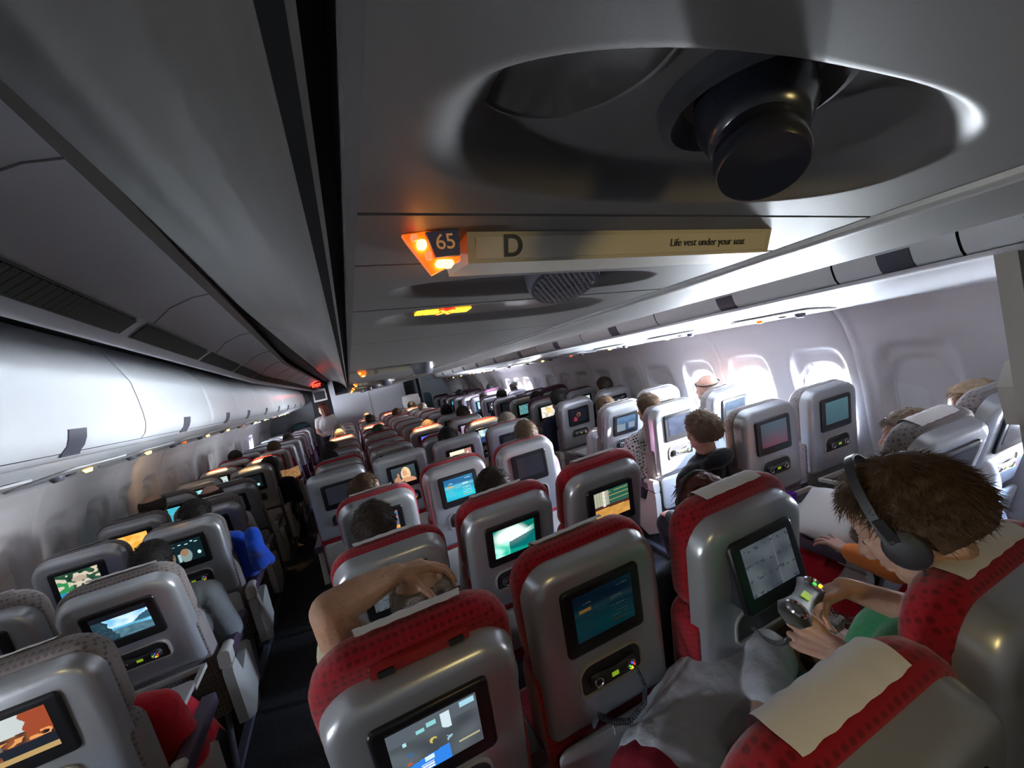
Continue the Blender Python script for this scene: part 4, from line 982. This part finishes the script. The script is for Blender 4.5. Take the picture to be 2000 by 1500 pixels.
# right block
bc = passenger('H1', 'boy with short brown hair in black hoodie leaning into right aisle', 'crop', hDkBl, cBlack, cBlack, head=(-.24, .02, -.06), yaw=8, lean=-7, sh='hood', skin=skinC)
bl = passenger('K2', 'bald person with dark strap around head by the bright window', None, None, cGrey, cBlack, skinC, head=(-.02, 0, .0))
link('eye_mask_strap', M().tube([(.084*math.cos(t), -.016+.102*math.sin(t), .045+.016*math.sin(t*1.0+.8)) for t in [2*math.pi*j/32 for j in range(33)]], .0055, 8), bl, cBlack, HC)
passenger('H2', 'person with dark hair and black and white sleeve, second row of right block', 'short', hBrown, cCheck, cBlack, head=(-.10, .0, -.02), sh='short', skin=skinB)
passenger('H3', 'child with tousled brown hair in white long-sleeved shirt, third row of right block', 'crop', hBrown, cWhite, cBlack, head=(.0, .0, -.05), sc=.97)
passenger('H4', 'person with dark hair in navy top, fourth row aisle seat of right block', 'short', hBlack, cNavy, cNavy, head=(-.10, .0, .02))
passenger('K4', 'person with dark hair by the window, fourth row of right block', 'short', hDark, cBlack, head=(.0, .0, .03))
passenger('H5', 'person with black hair in green top, fifth row aisle seat of right block', 'short', hBlack, cGreen, cBlack, head=(-.03, .0, -.01))
passenger('H7', 'person with dark hair, seventh row aisle seat of right block', 'crop', hBlack, cNavy, head=(0, .0, .02))
passenger('H8', 'bald person in light blue shirt, eighth row by right aisle', 'buzz', hDark, cDenim, head=(-.10, .0, -.02))
passenger('K8', 'person with dark hair by the window, eighth row of right block', 'short', hDark, cBlack, head=(0, .0, .05))
passenger('K10', 'person with dark hair by the window, tenth row of right block', 'crop', hBlack, cBlack, head=(0, .0, .05))
passenger('H11', 'person with black hair, eleventh row by right aisle', 'short', hBlack, cBlack, head=(0, .0, .05))
h0 = passenger('H0', 'girl with long brown hair in orange long-sleeved top beside the near grey seat', 'long', hDkBl, cOrange, cRed, skinC, head=(.12, -.16, -.13), yaw=14)
_iv = h0.matrix_world.inverted(); _e, _w, _f = [_iv @ Vector(q) for q in ((1.685, .94, .70), (1.69, 1.10, .71), (1.715, 1.19, .725))]
h0.data = seated_body((_e, _w, _f)); h0.data.materials.append(skinC)
mm = M(); mm.ell((0, .17, .84), (.163, .113, .20)); mm.capsule((-.13, .15, .955), (.13, .15, .955), .068, .068); mm.capsule((-.165, .15, .945), _e, .060, .052); mm.capsule(_e, _e.lerp(_w, .85), .052, .042)
mm.capsule((.165, .15, .945), (.205, .20, .70), .064, .055); mm.capsule((.205, .20, .70), (.15, .39, .645), .055, .044)
for c in h0.children:
    if c.name.startswith('shirt'): c.data = remesh(mm, .006, 3); c.data.materials.append(cOrange)
passenger('K0', 'blond person with chin-length hair by the window in nearest row', 'bob', hBlond, cWhite, cDenim, skinC, head=(.08, -.16, -.12), yaw=35)
# ---- man with his arm over his head (first row, left aisle)
def fit_hand(): pass
mm = M(); MF = frame((.065, 1.20, 1.140), 0, 8)
h = M(); head_prims(h); h.xf(MF); mm.add(h.v, h.f)
mm.capsule((.05, 1.21, .95), (.062, 1.20, 1.08), .066, .058)
mm.ell((.03, 1.26, .84), (.17, .105, .20)); mm.ell((.03, 1.27, .60), (.16, .12, .16)); mm.capsule((-.12, 1.22, .97), (.17, 1.24, .95), .06, .06)
SHD = Vector((-.135, 1.19, 1.03)); ELB = Vector((-.150, 1.085, 1.268)); WR = Vector((.008, 1.165, 1.262))
mm.capsule(SHD, SHD.lerp(ELB, .5), .058, .054); mm.capsule(SHD.lerp(ELB, .5), ELB, .054, .046); mm.ell(ELB, (.045, .045, .043))
mm.capsule(ELB, ELB.lerp(WR, .45), .046, .043); mm.capsule(ELB.lerp(WR, .45), WR, .043, .029)
tips = hand(mm, WR, (.90, .22, -.16), (-.12, .0, 1), 1, (20, 18, 20, 24), 1.08, 12, thd=(.50, -.62, -.52), bend=(1.0, 1.7, .9))
mm.capsule((.20, 1.23, .95), (.25, 1.28, .70), .052, .042); mm.capsule((.25, 1.28, .70), (.18, 1.50, .66), .042, .03); hand(mm, (.18, 1.50, .66), (-.3, .9, -.1), (0, .1, 1), -1, (25, 28, 30, 32), .95)
for s in (-1, 1):
    mm.capsule((.03+s*.09, 1.28, .52), (.03+s*.12, 1.62, .53), .085, .062); mm.capsule((.03+s*.12, 1.62, .53), (.03+s*.12, 1.60, .12), .058, .038); mm.capsule((.03+s*.12, 1.60, .07), (.03+s*.12, 1.72, .045), .038, .030)
man = link('person', remesh(mm, .0030, 4, .5), None, skinm('skin_hairy_tan', (.47, .27, .17))); tag(man, 'man in cream shirt resting his raised left forearm and hand on his balding head', 'person')
link('hair', (lambda c: c.add(*[(s_.v, s_.f) for s_ in [strands(1300, .011, .0007, 14, 'fringe', curl=.3)]][0]))(cap('fringe', 7)), man, hGrey).matrix_local = MF
mm = M(); g = .014
mm.ell((.03, 1.26, .84), (.17+g, .105+g, .20+g)); mm.ell((.03, 1.27, .62), (.165+g, .125+g, .16+g)); mm.capsule((-.12, 1.22, .97), (.17, 1.24, .95), .06+g, .06+g)
mm.capsule(SHD, SHD.lerp(ELB, .46), .062+g, .058+g); mm.capsule((.20, 1.23, .95), (.235, 1.26, .80), .054+g, .052+g)
link('shirt', remesh(mm, .007, 3), man, cBeige)
mm = M(); mm.ell((.03, 1.28, .56), (.17, .135, .12))
for s in (-1, 1): mm.capsule((.03+s*.09, 1.28, .52), (.03+s*.12, 1.62, .53), .097, .074); mm.capsule((.03+s*.12, 1.62, .53), (.03+s*.12, 1.60, .14), .07, .055)
link('trousers', remesh(mm, .012, 3), man, cBlack)
for s in (-1, 1): link('shoe', SHO, man, cBlack, (.03+s*.12, 1.60, 0))
# fine arm hair
rr = random.Random(3); ah = M()
for _ in range(1500):
    a, b = (SHD.lerp(ELB, .35), ELB) if rr.random() < .4 else (ELB, WR)
    t = rr.random(); c = a.lerp(b, t); ax_ = (b-a).normalized(); pn = ax_.orthogonal().normalized(); an = rr.uniform(0, 6.283); nn = pn*math.cos(an)+ax_.cross(pn)*math.sin(an)
    r_ = (.049 if a != ELB else .046-.016*t); p = c+nn*(r_-.003); dr = (nn*.5+ax_*rr.uniform(.2, 1)+Vector((rr.gauss(0, .3), rr.gauss(0, .3), rr.gauss(0, .3)))).normalized()
    ah.tube([p, p+dr*.005+nn*.001, p+dr*.010], [.00022, .00018, .00008], 3)
link('arm_hair', ah, man, hDark)
# ---- teenage boy with headphones and handset (behind the first row)
BC = Vector((.940, .485, 1.280)); BF = frame(BC, 22, 28)
HA, HB = Vector((.653, .56, 1.153)), Vector((.855, .645, 1.108)); HM = (HA+HB)/2; hx = (HB-HA).normalized()
HA = HM-hx*.082; HB = HM+hx*.082
mm = M(); h = M(); head_prims(h); h.xf(BF); mm.add(h.v, h.f)
mm.capsule(BC+Vector((.015, -.035, -.05)), (.965, .50-.03, 1.08), .050, .052); mm.capsule((.965, .47, 1.10), (.985, .52, .98), .052, .07)
mm.ell((.99, .56, .86), (.14, .10, .18)); mm.ell((1.0, .57, .62), (.13, .11, .15)); mm.capsule((.86, .50, .995), (1.12, .54, .995), .050, .050)
tocam = (Vector((0, 0, 1.749))-HM).normalized(); hn = (tocam-hx*tocam.dot(hx)).normalized(); hyv = hn.cross(hx)
WL = HA+hx*.004-hyv*.0+Vector((.040, -.060, -.055)); WRt = HB+Vector((.075, -.025, -.012))
EL = Vector((.80, .44, .86)); ER = Vector((1.10, .47, .93))
mm.capsule((.845, .50, .99), EL, .046, .038); mm.capsule(EL, EL.lerp(WL, .5), .038, .035); mm.capsule(EL.lerp(WL, .5), WL, .035, .022)
ER = Vector((1.01, .48, 1.035))
mm.capsule((1.12, .54, .99), (1.12, .50, .97), .046, .040); mm.capsule((1.12, .50, .97), ER, .038, .037); mm.capsule(ER, WRt, .037, .022)
hand(mm, WL, (HA+hx*.020-hn*.035-WL), (-hx+hn*.4), 1, (48, 52, 55, 58), .80, 5, thd=(HA+hx*.030+hn*.012-WL))
hand(mm, WRt, (HB-hx*.020-hn*.035-WRt), (hx*.6+hn*.8-hyv*.1), -1, (50, 55, 58, 60), .80, 5, thd=(HB-hx*.035+hn*.014-WRt))
for s in (-1, 1):
    mm.capsule((1.0+s*.08, .58, .52), (1.0+s*.10, .90, .53), .078, .058); mm.capsule((1.0+s*.10, .90, .53), (1.0+s*.10, .90, .12), .054, .036); mm.capsule((1.0+s*.10, .90, .07), (1.0+s*.10, 1.0, .045), .036, .03)
boy = link('person', remesh(mm, .0028, 3, .5), None, skinA); tag(boy, 'boy with tousled brown hair and black headphones holding a game handset', 'person')
eyes(boy, BF)
hm_ = cap('tousled', 11); s_ = strands(6000, .044, .0008, 21, 'tousled', droop=.5, curl=.30); hm_.add(s_.v, s_.f); link('hair', hm_, boy, hBrown).matrix_local = BF
mm = M(); g = .011
mm.ell((.99, .56, .86), (.14+g, .10+g, .18+g)); mm.ell((1.0, .57, .64), (.135+g, .115+g, .15+g)); mm.capsule((.86, .50, .995), (1.12, .54, .995), .050+g, .050+g); mm.capsule((.97, .48, 1.03), (.985, .52, .98), .062+g, .075+g)
mm.capsule((.845, .50, .99), (.815, .46, .90), .048+g, .046+g); mm.capsule((1.12, .54, .99), (1.10, .495, .97), .048+g, .046+g); mm.capsule((1.10, .50, .98), (1.05, .49, 1.01), .048+g, .046+g)
link('shirt', remesh(mm, .007, 3), boy, clm('cloth_mint_green', (.06, .33, .14)))
mm = M()
for s in (-1, 1): mm.capsule((1.0+s*.08, .58, .52), (1.0+s*.10, .90, .53), .090, .070); mm.capsule((1.0+s*.10, .90, .53), (1.0+s*.10, .90, .14), .066, .05)
link('trousers', remesh(mm, .012, 3), boy, cDenim)
for s in (-1, 1): link('shoe', SHO, boy, cBlack, (1.0+s*.10, .90, 0))
hp = empty('headphones', BC, cat='headphones', label='black headphones with thin headband and cable on the tousled brown hair')
hp.matrix_world = BF
hbm = M(); pts = [(.104*math.cos(t), .022-.012*math.sin(t), .008+.138*math.sin(t)) for t in [math.pi*j/24 for j in range(25)]]
loops = []
for i, p in enumerate(pts):
    t = math.pi*i/24; nrm = Vector((math.cos(t), 0, math.sin(t))); wv = Vector((0, 1, 0)); ww = .0085; loops.append([Vector(p)+nrm*a*.0022+wv*b*ww for a, b in ((1, 1), (1, -1), (-1, -1), (-1, 1))])
hbm.loft(loops); link('headband', hbm, hp, rubber)
for s in (-1, 1):
    ec = M().loft([[(s*x, .010+math.cos(a)*r, -.012+math.sin(a)*r*1.1) for a in [2*math.pi*j/24 for j in range(24)]] for x, r in ((.082, .026), (.086, .033), (.098, .034), (.104, .028), (.107, .012))])
    link('ear_cup', ec, hp, rubber); link('slider', M().box((s*.103-.003, .004, .005), (s*.103+.003, .022, .052)), hp, bezel)
inv = BF.inverted(); cb = [inv @ Vector(p) for p in ((.858, .435, 1.235), (.852, .430, 1.18), (.868, .44, 1.12), (.850, .45, 1.07), (.83, .46, 1.03), (.85, .55, .93))]
link('cable', M().tube(cb, .0022, 6), hp, rubber)
# the handset he plays with
ho = empty('game_handset', HM, cat='handset', label='dark grey game handset with green display and silver pads in the boy\'s hands')
ho.matrix_world = Matrix((hx, -hn, hyv*1.0)).transposed().to_4x4(); ho.matrix_world.translation = HM
if ho.matrix_world.determinant() < 0: pass
_mt = Matrix((hx, -hn, (hx.cross(-hn)))).transposed().to_4x4(); _mt.translation = HM; ho.matrix_world = _mt @ Matrix.Scale(1.32, 4)
q = link('handset_body', HS, ho, mat('handset_grey', (.05, .06, .06), .55))
link('control_knob', KN, ho, chrome, (-.056, 0, 0)); link('control_knob', KN, ho, chrome, (.056, 0, 0)); link('handset_display', LC, ho, lcdM)
for me, mt in BT[2:]: link('colour_button', me, ho, mt, (.056, 0, 0))
cc = []
N = 26
a0 = HB+Vector((.0, .02, -.03)); a1 = Vector((.90, .88, .86))
a0 = HM-hyv*.02-hn*.02
for i in range(N*8+1):
    t = i/(N*8); c = a0.lerp(a1, t)+Vector((0, 0, -.05*math.sin(math.pi*t))); an = 2*math.pi*i/8; cc.append(c+Vector((0, math.cos(an)*.006, math.sin(an)*.006)))
o = link('coiled_cord', M().tube(cc, .0016, 5), None, rubber); tag(o, 'black coiled cord from the boy\'s handset to the seat in front', 'cord')
# coiled cord hanging from the stowed handset of the first-row middle seat
cc = []
path = [(.575, 1.01, .825), (.578, .985, .775), (.560, .975, .742), (.50, .972, .722), (.455, .985, .735), (.425, 1.0, .76), (.415, 1.02, .72)]
for i in range(45*8+1):
    t = i/(45*8)*(len(path)-1); k = min(int(t), len(path)-2); c = Vector(path[k]).lerp(Vector(path[k+1]), t-k); an = 2*math.pi*i/8; cc.append(c+Vector((math.cos(an)*.004, math.sin(an)*.006, math.sin(an+.8)*.005)))
o = link('coiled_cord', M().tube(cc, .0016, 5), None, rubber); tag(o, 'black coiled cord looping below the dim blue menu seat handset', 'cord')
# ---- girl asleep across the seats
mm = M(); ch = [((.50, .86, .60), .125), ((.66, .96, .615), .105), ((.84, .98, .64), .118), ((.96, .95, .655), .085)]
gh = Vector((1.14, .84, .70)); GF = Matrix.Translation(gh) @ Matrix.Rotation(R(-75), 4, 'Z') @ Matrix.Rotation(R(-80), 4, 'Y') @ Matrix.Rotation(R(-10), 4, 'X')
GX = Matrix.Translation(gh) @ Matrix(((.25, .30, .92, 0), (.15, -.95, .27, 0), (.95, .07, -.28, 0), (0, 0, 0, 1)))
h = M(); head_prims(h); h.xf(GX); mm.add(h.v, h.f)
for (a, ra), (b, rb) in zip(ch, ch[1:]): mm.capsule(a, b, ra, rb)
mm.capsule((.97, .94, .67), (1.06, .89, .69), .048, .045)
GS, GE, GW = Vector((.965, .90, .735)), Vector((.80, .80, .69)), Vector((.94, .66, .62))
mm.capsule(GS, GE, .046, .038); mm.capsule(GE, GW, .037, .026); hand(mm, GW, (.8, -.2, -.1), (0, -.2, 1), 1, (25, 28, 30, 32), .8)
mm.capsule((.50, .86, .60), (.20, .74, .56), .10, .075); mm.capsule((.20, .74, .56), (.22, .98, .30), .065, .045); mm.capsule((.22, .98, .30), (.22, 1.0, .08), .045, .032)
mm.capsule((.50, .80, .58), (.24, .62, .54), .10, .075); mm.capsule((.24, .62, .54), (.10, .86, .30), .065, .045); mm.capsule((.10, .86, .30), (.10, .90, .08), .045, .032)
girl = link('person', remesh(mm, .006, 4), None, skinA); tag(girl, 'girl in white T-shirt and red trousers lying asleep across two seats', 'person')
eyes(girl, GX)
hh = cap('long', 13); c = curtain(.20, 8); hh.add(c.v, c.f); s_ = strands(900, .06, .0013, 33, droop=.5, curl=.3); hh.add(s_.v, s_.f); link('hair', hh, girl, hBrown).matrix_local = GX
mm = M(); g = .014
for (a, ra), (b, rb) in zip([((.52, .87, .61), .125)]+ch[1:], ch[1:]): mm.capsule(a, b, ra+g, rb+g)
mm.capsule(GS, GS.lerp(GE, .60), .052+g, .050+g); me = remesh(mm, .006, 3)
for v in me.vertices:
    p = v.co; k = noise.noise(Vector((p.x*9, p.y*16, p.z*10)))*.010+noise.noise(Vector((p.x*26, p.y*40, p.z*20)))*.004; v.co = p+v.normal*k
link('shirt', me, girl, cWhite)
mm = M(); mm.capsule((.47, .85, .60), (.53, .88, .605), .142, .135); mm.capsule((.48, .86, .60), (.20, .74, .56), .115, .09); mm.capsule((.50, .80, .58), (.24, .62, .54), .115, .09); mm.capsule((.20, .74, .56), (.22, .96, .32), .078, .06); mm.capsule((.24, .62, .54), (.11, .84, .32), .078, .06)
link('trousers', remesh(mm, .008, 3), girl, mat('trousers_red', (.30, .006, .018), .9, bump=(12, .5, .02)))
br = M()
for k in range(5):
    c = WL.lerp(EL, .12+.035*k); ax_ = (EL-WL).normalized(); pn = ax_.orthogonal().normalized(); bn = ax_.cross(pn)
    br.tube([c+(pn*math.cos(t)+bn*math.sin(t))*.0275 for t in [2*math.pi*j/20 for j in range(21)]], .0045, 6)
o = link('bracelet', br, None, chrome); tag(o, 'stack of silver bracelets on the wrist of the boy holding the handset', 'bracelet'); o['kind'] = 'thing'
hair_clip = link('hair_clip', M().ell((0, 0, 0), (.022, .010, .016)).ell((.02, 0, .006), (.016, .008, .013)), None, mat('clip_pink', (.55, .30, .28), .4), (1.22, .80, .765)); tag(hair_clip, 'small pink hair clip in the sleeping girl\'s hair', 'hair clip')
o = link('scarf', remesh(M().capsule((.90, .72, .66), (.98, .80, .68), .045, .05).ell((.86, .70, .63), (.05, .05, .04)), .007, 2), None, cTeal); tag(o, 'teal scarf bundled under the sleeping girl\'s cheek', 'scarf')
# ---- auburn woman's headband
a_ = link('headband', M().tube([(.092*math.cos(t), .03+.0*math.sin(t), .02+.104*math.sin(t)) for t in [math.pi*j/28 for j in range(29)]], .007, 8), None, rubber)
pp = [o for o in COL.objects if o.get('label', '').startswith('person with auburn')][0]
a_.parent = pp; a_.location = HC+Vector((0, -.02, .008)); 
# ---- cabin attendant in the left aisle far ahead
mm = M(); AX, AY = -.60, 10.6; h = M(); head_prims(h); h.xf(frame((AX, AY, 1.60), 70, 5)); mm.add(h.v, h.f)
mm.capsule((AX, AY, 1.42), (AX, AY, 1.52), .06, .05); mm.ell((AX, AY, 1.22), (.16, .11, .22)); mm.ell((AX, AY, .95), (.16, .12, .16)); mm.capsule((AX-.14, AY, 1.38), (AX+.14, AY, 1.38), .05, .05)
for s in (-1, 1):
    mm.capsule((AX+s*.17, AY, 1.37), (AX+s*.22, AY+.02, 1.10), .048, .038); mm.capsule((AX+s*.22, AY+.02, 1.10), (AX+s*.12, AY-.2, 1.02), .038, .026); hand(mm, (AX+s*.12, AY-.2, 1.02), (-s*.5, -.8, 0), (0, -.2, 1), s, s=.9)
    mm.capsule((AX+s*.085, AY, .90), (AX+s*.08, AY, .50), .082, .055); mm.capsule((AX+s*.08, AY, .50), (AX+s*.08, AY, .09), .052, .036); mm.capsule((AX+s*.08, AY, .05), (AX+s*.08, AY-.12, .035), .035, .028)
att = link('person', remesh(mm, .010, 4), None, skinA); tag(att, 'person with reddish hair standing in the left aisle by the bulkhead, white top', 'person')
link('hair', hairmesh('long'), att, hAub).matrix_local = frame((AX, AY, 1.60), 70, 5)
mm = M(); mm.ell((AX, AY, 1.22), (.175, .125, .235)); mm.ell((AX, AY, 1.0), (.17, .13, .14)); mm.capsule((AX-.14, AY, 1.38), (AX+.14, AY, 1.38), .063, .063)
for s in (-1, 1): mm.capsule((AX+s*.17, AY, 1.37), (AX+s*.20, AY+.01, 1.22), .062, .055)
link('shirt', remesh(mm, .012, 3), att, cWhite)
mm = M(); mm.ell((AX, AY, .93), (.175, .135, .15))
for s in (-1, 1): mm.capsule((AX+s*.085, AY, .90), (AX+s*.08, AY, .50), .095, .07); mm.capsule((AX+s*.08, AY, .50), (AX+s*.08, AY, .12), .07, .055)
link('trousers', remesh(mm, .012, 3), att, cBlack)
# ------------------------------------------------------------------ loose things
def cup(x, y, z, label):
    o = empty('plastic_cup', (x, y, z), cat='cup', label=label)
    k = M().loft([[(math.cos(t)*r, math.sin(t)*r, h_) for t in [2*math.pi*j/28 for j in range(28)]] for r, h_ in ((.002, .002), (.022, .0), (.023, .004), (.033, .072), (.034, .073), (.0318, .071), (.0215, .006), (.002, .006))], False, False)
    link('cup_wall', k, o, cupM)
def seatpt(k, v): return SEATS[k].matrix_basis @ Vector(v) if False else (Matrix.Translation(SEATS[k].location) @ Matrix.Rotation(SEATS[k].rotation_euler.z, 4, 'Z')) @ Vector(v)
for k, dx, lab in (('H1', -.13, 'purple clear plastic cup on the tray behind the dim reddish screen seat'), ('K1', -.05, 'purple clear plastic cup on the tray beside the window'), ('LC2', -.06, 'purple clear plastic cup on the tray of the left block')):
    p = seatpt(k, (dx, -.21, .686)); cup(p.x, p.y, p.z, lab)
pil = M(); 
def pf(u, v):
    a = u*2-1; b = v*2-1; t = max(0, (1-abs(a)**2.6))*max(0, (1-abs(b)**2.6)); return a*.22*(1-.10*abs(b)), b*.16*(1-.10*abs(a)), t**.5*.055
pil.grid(lambda u, v: (pf(u, v)[0], pf(u, v)[1], pf(u, v)[2]+.003*noise.noise(Vector((u*7, v*7, 0)))), 36, 28); pil.grid(lambda u, v: (pf(1-u, v)[0], pf(1-u, v)[1], -pf(1-u, v)[2]), 36, 28)
o = link('pillow', pil, None, cloth, (1.98, 1.30, .70), (R(12), R(-8), R(20))); tag(o, 'white pillow on the lap under the orange sleeve', 'pillow')
o = link('pillow', pil, None, cloth, (1.36, 10.40, 1.33), (R(80), 0, 0)); tag(o, 'white pillow standing up far ahead by the right aisle', 'pillow')
def blanket(cx, cy, cz, w, d, label, hang=.25, seed=0, rz=0):
    mm = M()
    def f(u, v):
        x = (u-.5)*w; y = (v-.5)*d; z = .03*noise.noise(Vector((x*6, y*6, seed)))+.014*noise.noise(Vector((x*17, y*14, seed)))
        e_ = max(0, abs(x)-w*.33); z -= e_*1.9+max(0, abs(y)-d*.38)*1.2; z += .05*math.cos(x*9)*(v > .3)
        return (x*.92, y, z)
    mm.grid(f, 60, 60); mm.grid(lambda u, v: tuple(a-(0, 0, .006)[i] for i, a in enumerate(f(u, v))), 60, 60)
    o = link('blanket', mm, None, cRed, (cx, cy, cz), (0, 0, rz)); return tag(o, label, 'blanket')
blanket(1.93, 1.36, .535, .50, .46, 'bright red blanket over the lap beside the purple armrest', seed=2)
blanket(-1.03, 2.02, .63, .44, .50, 'red blanket over the lap in the first row of the left block', seed=5)
passenger('LC1', 'person in jeans under a red blanket, first row aisle seat of left block', 'crop', hBrown, cRed, cDenim, head=(.02, .06, -.16))
# magazine read under the lamp
mg = M()
for s in (-1, 1): mg.add([(0, 0, 0), (s*.11, -.02, .01), (s*.11, -.02, .15), (0, 0, .14), (0, .002, 0), (s*.11, -.018, .01), (s*.11, -.018, .15), (0, .002, .14)], [(0, 1, 2, 3), (7, 6, 5, 4)])
o = link('magazine', mg, None, mat('magazine_page', (.72, .62, .46), .7, noisecol=(30, (.35, .22, .12))), (-.90, 6.18, .86), (R(-25), 0, R(20))); tag(o, 'open magazine lit by a warm reading light beside the left aisle', 'magazine')
# divider at the right edge with literature pocket
o = link('wall_partition', M().box((1.895, .60, 0), (2.9, .64, 2.2)), None, wallM); o['kind'] = 'structure'; link('partition_edge', M().box((1.880, .595, 0), (1.897, .645, 2.2)), o, beige)
pk = link('literature_pocket', M().loft([[(x, y, z) for x, z in ((1.93, 1.20), (2.17, 1.20), (2.17, 1.40), (1.985, 1.40), (1.91, 1.33))] for y in (.64, .65, .69, .692)]), None, beige); tag(pk, 'beige literature pocket on the partition at the right edge', 'literature pocket')
bro = empty('brochure', (2.04, .67, 1.36), (0, R(-12), 0), cat='brochure', label='orange and white brochure sticking out of the pocket')
link('cover_page', M().box((-.05, -.002, 0), (.09, .002, .12)), bro, mat('brochure_orange', (.75, .10, .03), .5, noisecol=(9, (.45, .03, .12)))); link('page_edge', M().box((-.055, -.0015, -.002), (-.048, .0035, .124)).box((-.055, -.0015, .118), (.09, .0035, .124)), bro, cloth)
# crew seats, monitor and exit sign far ahead
for x, y, z, lab in ((2.28, 13.9, .95, 'dark teal folded crew seat on end wall right of the bulkhead'), (-1.34, 12.45, .95, 'dark teal crew seat on the wall left of the bulkhead')):
    o = empty('crew_seat', (x, y, 0), cat='crew seat', label=lab)
    link('seat_back', M().loft([rrect(.44-i, .85-i, .14, yy, 0, .92, 8, .03) for i, yy in ((.06, 0), (0, .03), (0, .10))]), o, tealM); link('seat_base', M().box((-.22, -.05, .40), (.22, .10, .55)), o, tealM); link('seat_stand', M().box((-.05, .03, 0), (.05, .09, .5)), o, tealM)
o = empty('monitor', (-.64, 11.3, 1.79), cat='monitor', label='grey ceiling monitor hanging above the left aisle by the bulkhead'); link('monitor_housing', M().box((-.15, 0, 0), (.15, .25, .30)), o, panel); link('monitor_arm', M().box((-.03, .1, .3), (.03, .16, .50)), o, panel); link('monitor_screen', M().box((-.12, -.004, .04), (.12, 0, .24)), o, offM)
o = empty('exit_sign', (-.64, 11.0, 2.12), cat='exit sign', label='glowing red exit sign above the left aisle'); link('sign_box', M().box((-.13, 0, -.02), (.13, .05, .14)), o, bezel); text('sign_letters', 'EXIT', .10, (0, -.004, .06), Matrix.Rotation(R(90), 4, 'X'), redhot, o); link('sign_post', M().box((-.02, .01, .14), (.02, .04, .25)), o, bezel)
lamp('exit_glow', 'POINT', (-.64, 10.9, 2.17), 1.2, (1, .06, .04), .05)
o = link('cardigan', remesh(M().capsule((-.80, 3.32, .98), (-.82, 3.42, .75), .05, .06).capsule((-.80, 3.3, .9), (-.78, 3.5, .72), .05, .04), .01, 2), None, cBlue); tag(o, 'bright blue jacket hanging beside the seat with the man on screen', 'jacket')

# ------------------------------------------------------------------ lamps: reading lights over lit seats
def seatlamp(x, y, e, sp_=16, c=WARM, dx=0, z=1.80, sz=.012):
    lamp('reading_light', 'SPOT', (x+dx, y-.05, z), e, c, sz, to=(x, y-.10, 1.0), spot=sp_, blend=.35)
for x, y, e in ((four['G'], CY(5)-.05, 26), (four['F'], CY(6), 30), (four['E'], CY(7)-.3, 34), (four['D'], CY(8), 30), (four['E'], CY(9), 30), (four['F'], CY(9)-.2, 16), (four['G'], CY(9)+.5, 30), (four['F'], CY(12), 24), (four['G'], CY(12), 24), (four['E'], CY(12), 14)):
    seatlamp(x, y, e*2.6, 32)
for k, e, s in (('LC7', 34, 34), ('LA7', 22, 30), ('LC6', 10, 30)):
    o = SEATS[k]; seatlamp(o.location.x, o.location.y-.02, e*2.0, s, z=1.62)
lamp('reading_light', 'SPOT', (-.95, 5.9, 1.66), 14, WARM, .02, to=(-.85, 6.15, .8), spot=30)
lamp('reading_light', 'SPOT', (-1.75, 4.9, 1.60), 4, WARM, .02, to=(-2.1, 5.6, 1.2), spot=80)
# yellowish light from the reading lights above and behind the camera
lamp('reading_light', 'SPOT', (.30, -.35, 1.80), 6, YEL, .05, to=(.45, .9, 1.0), spot=110, blend=.8)
lamp('reading_light', 'SPOT', (-.95, .6, 1.70), 3, YEL, .05, to=(-1.15, 1.6, 1.0), spot=90, blend=.8)
lamp('row_lamp_glow', 'POINT', (.09, .355, 1.815), .02, (1, .3, .05), .01)
lamp('end_fill_light', 'AREA', (2.6, 13.0, 2.2), 5, (.85, .92, 1), .3, to=(2.6, 13.3, 0))  # added fill light, lifts the dark area right of the bulkhead
lamp('end_fill_light', 'AREA', (-1.4, 13.4, 2.2), 3, (.9, .92, 1), .3, to=(-1.4, 12.9, 0))  # added fill light for the dark area left of the bulkhead
lamp('end_fill_light', 'AREA', (.4, 11.3, 1.95), 2.2, (.85, .88, 1), .2, to=(.5, 12, 1.0))  # added fill light that brightens the bulkhead face, no fixture here
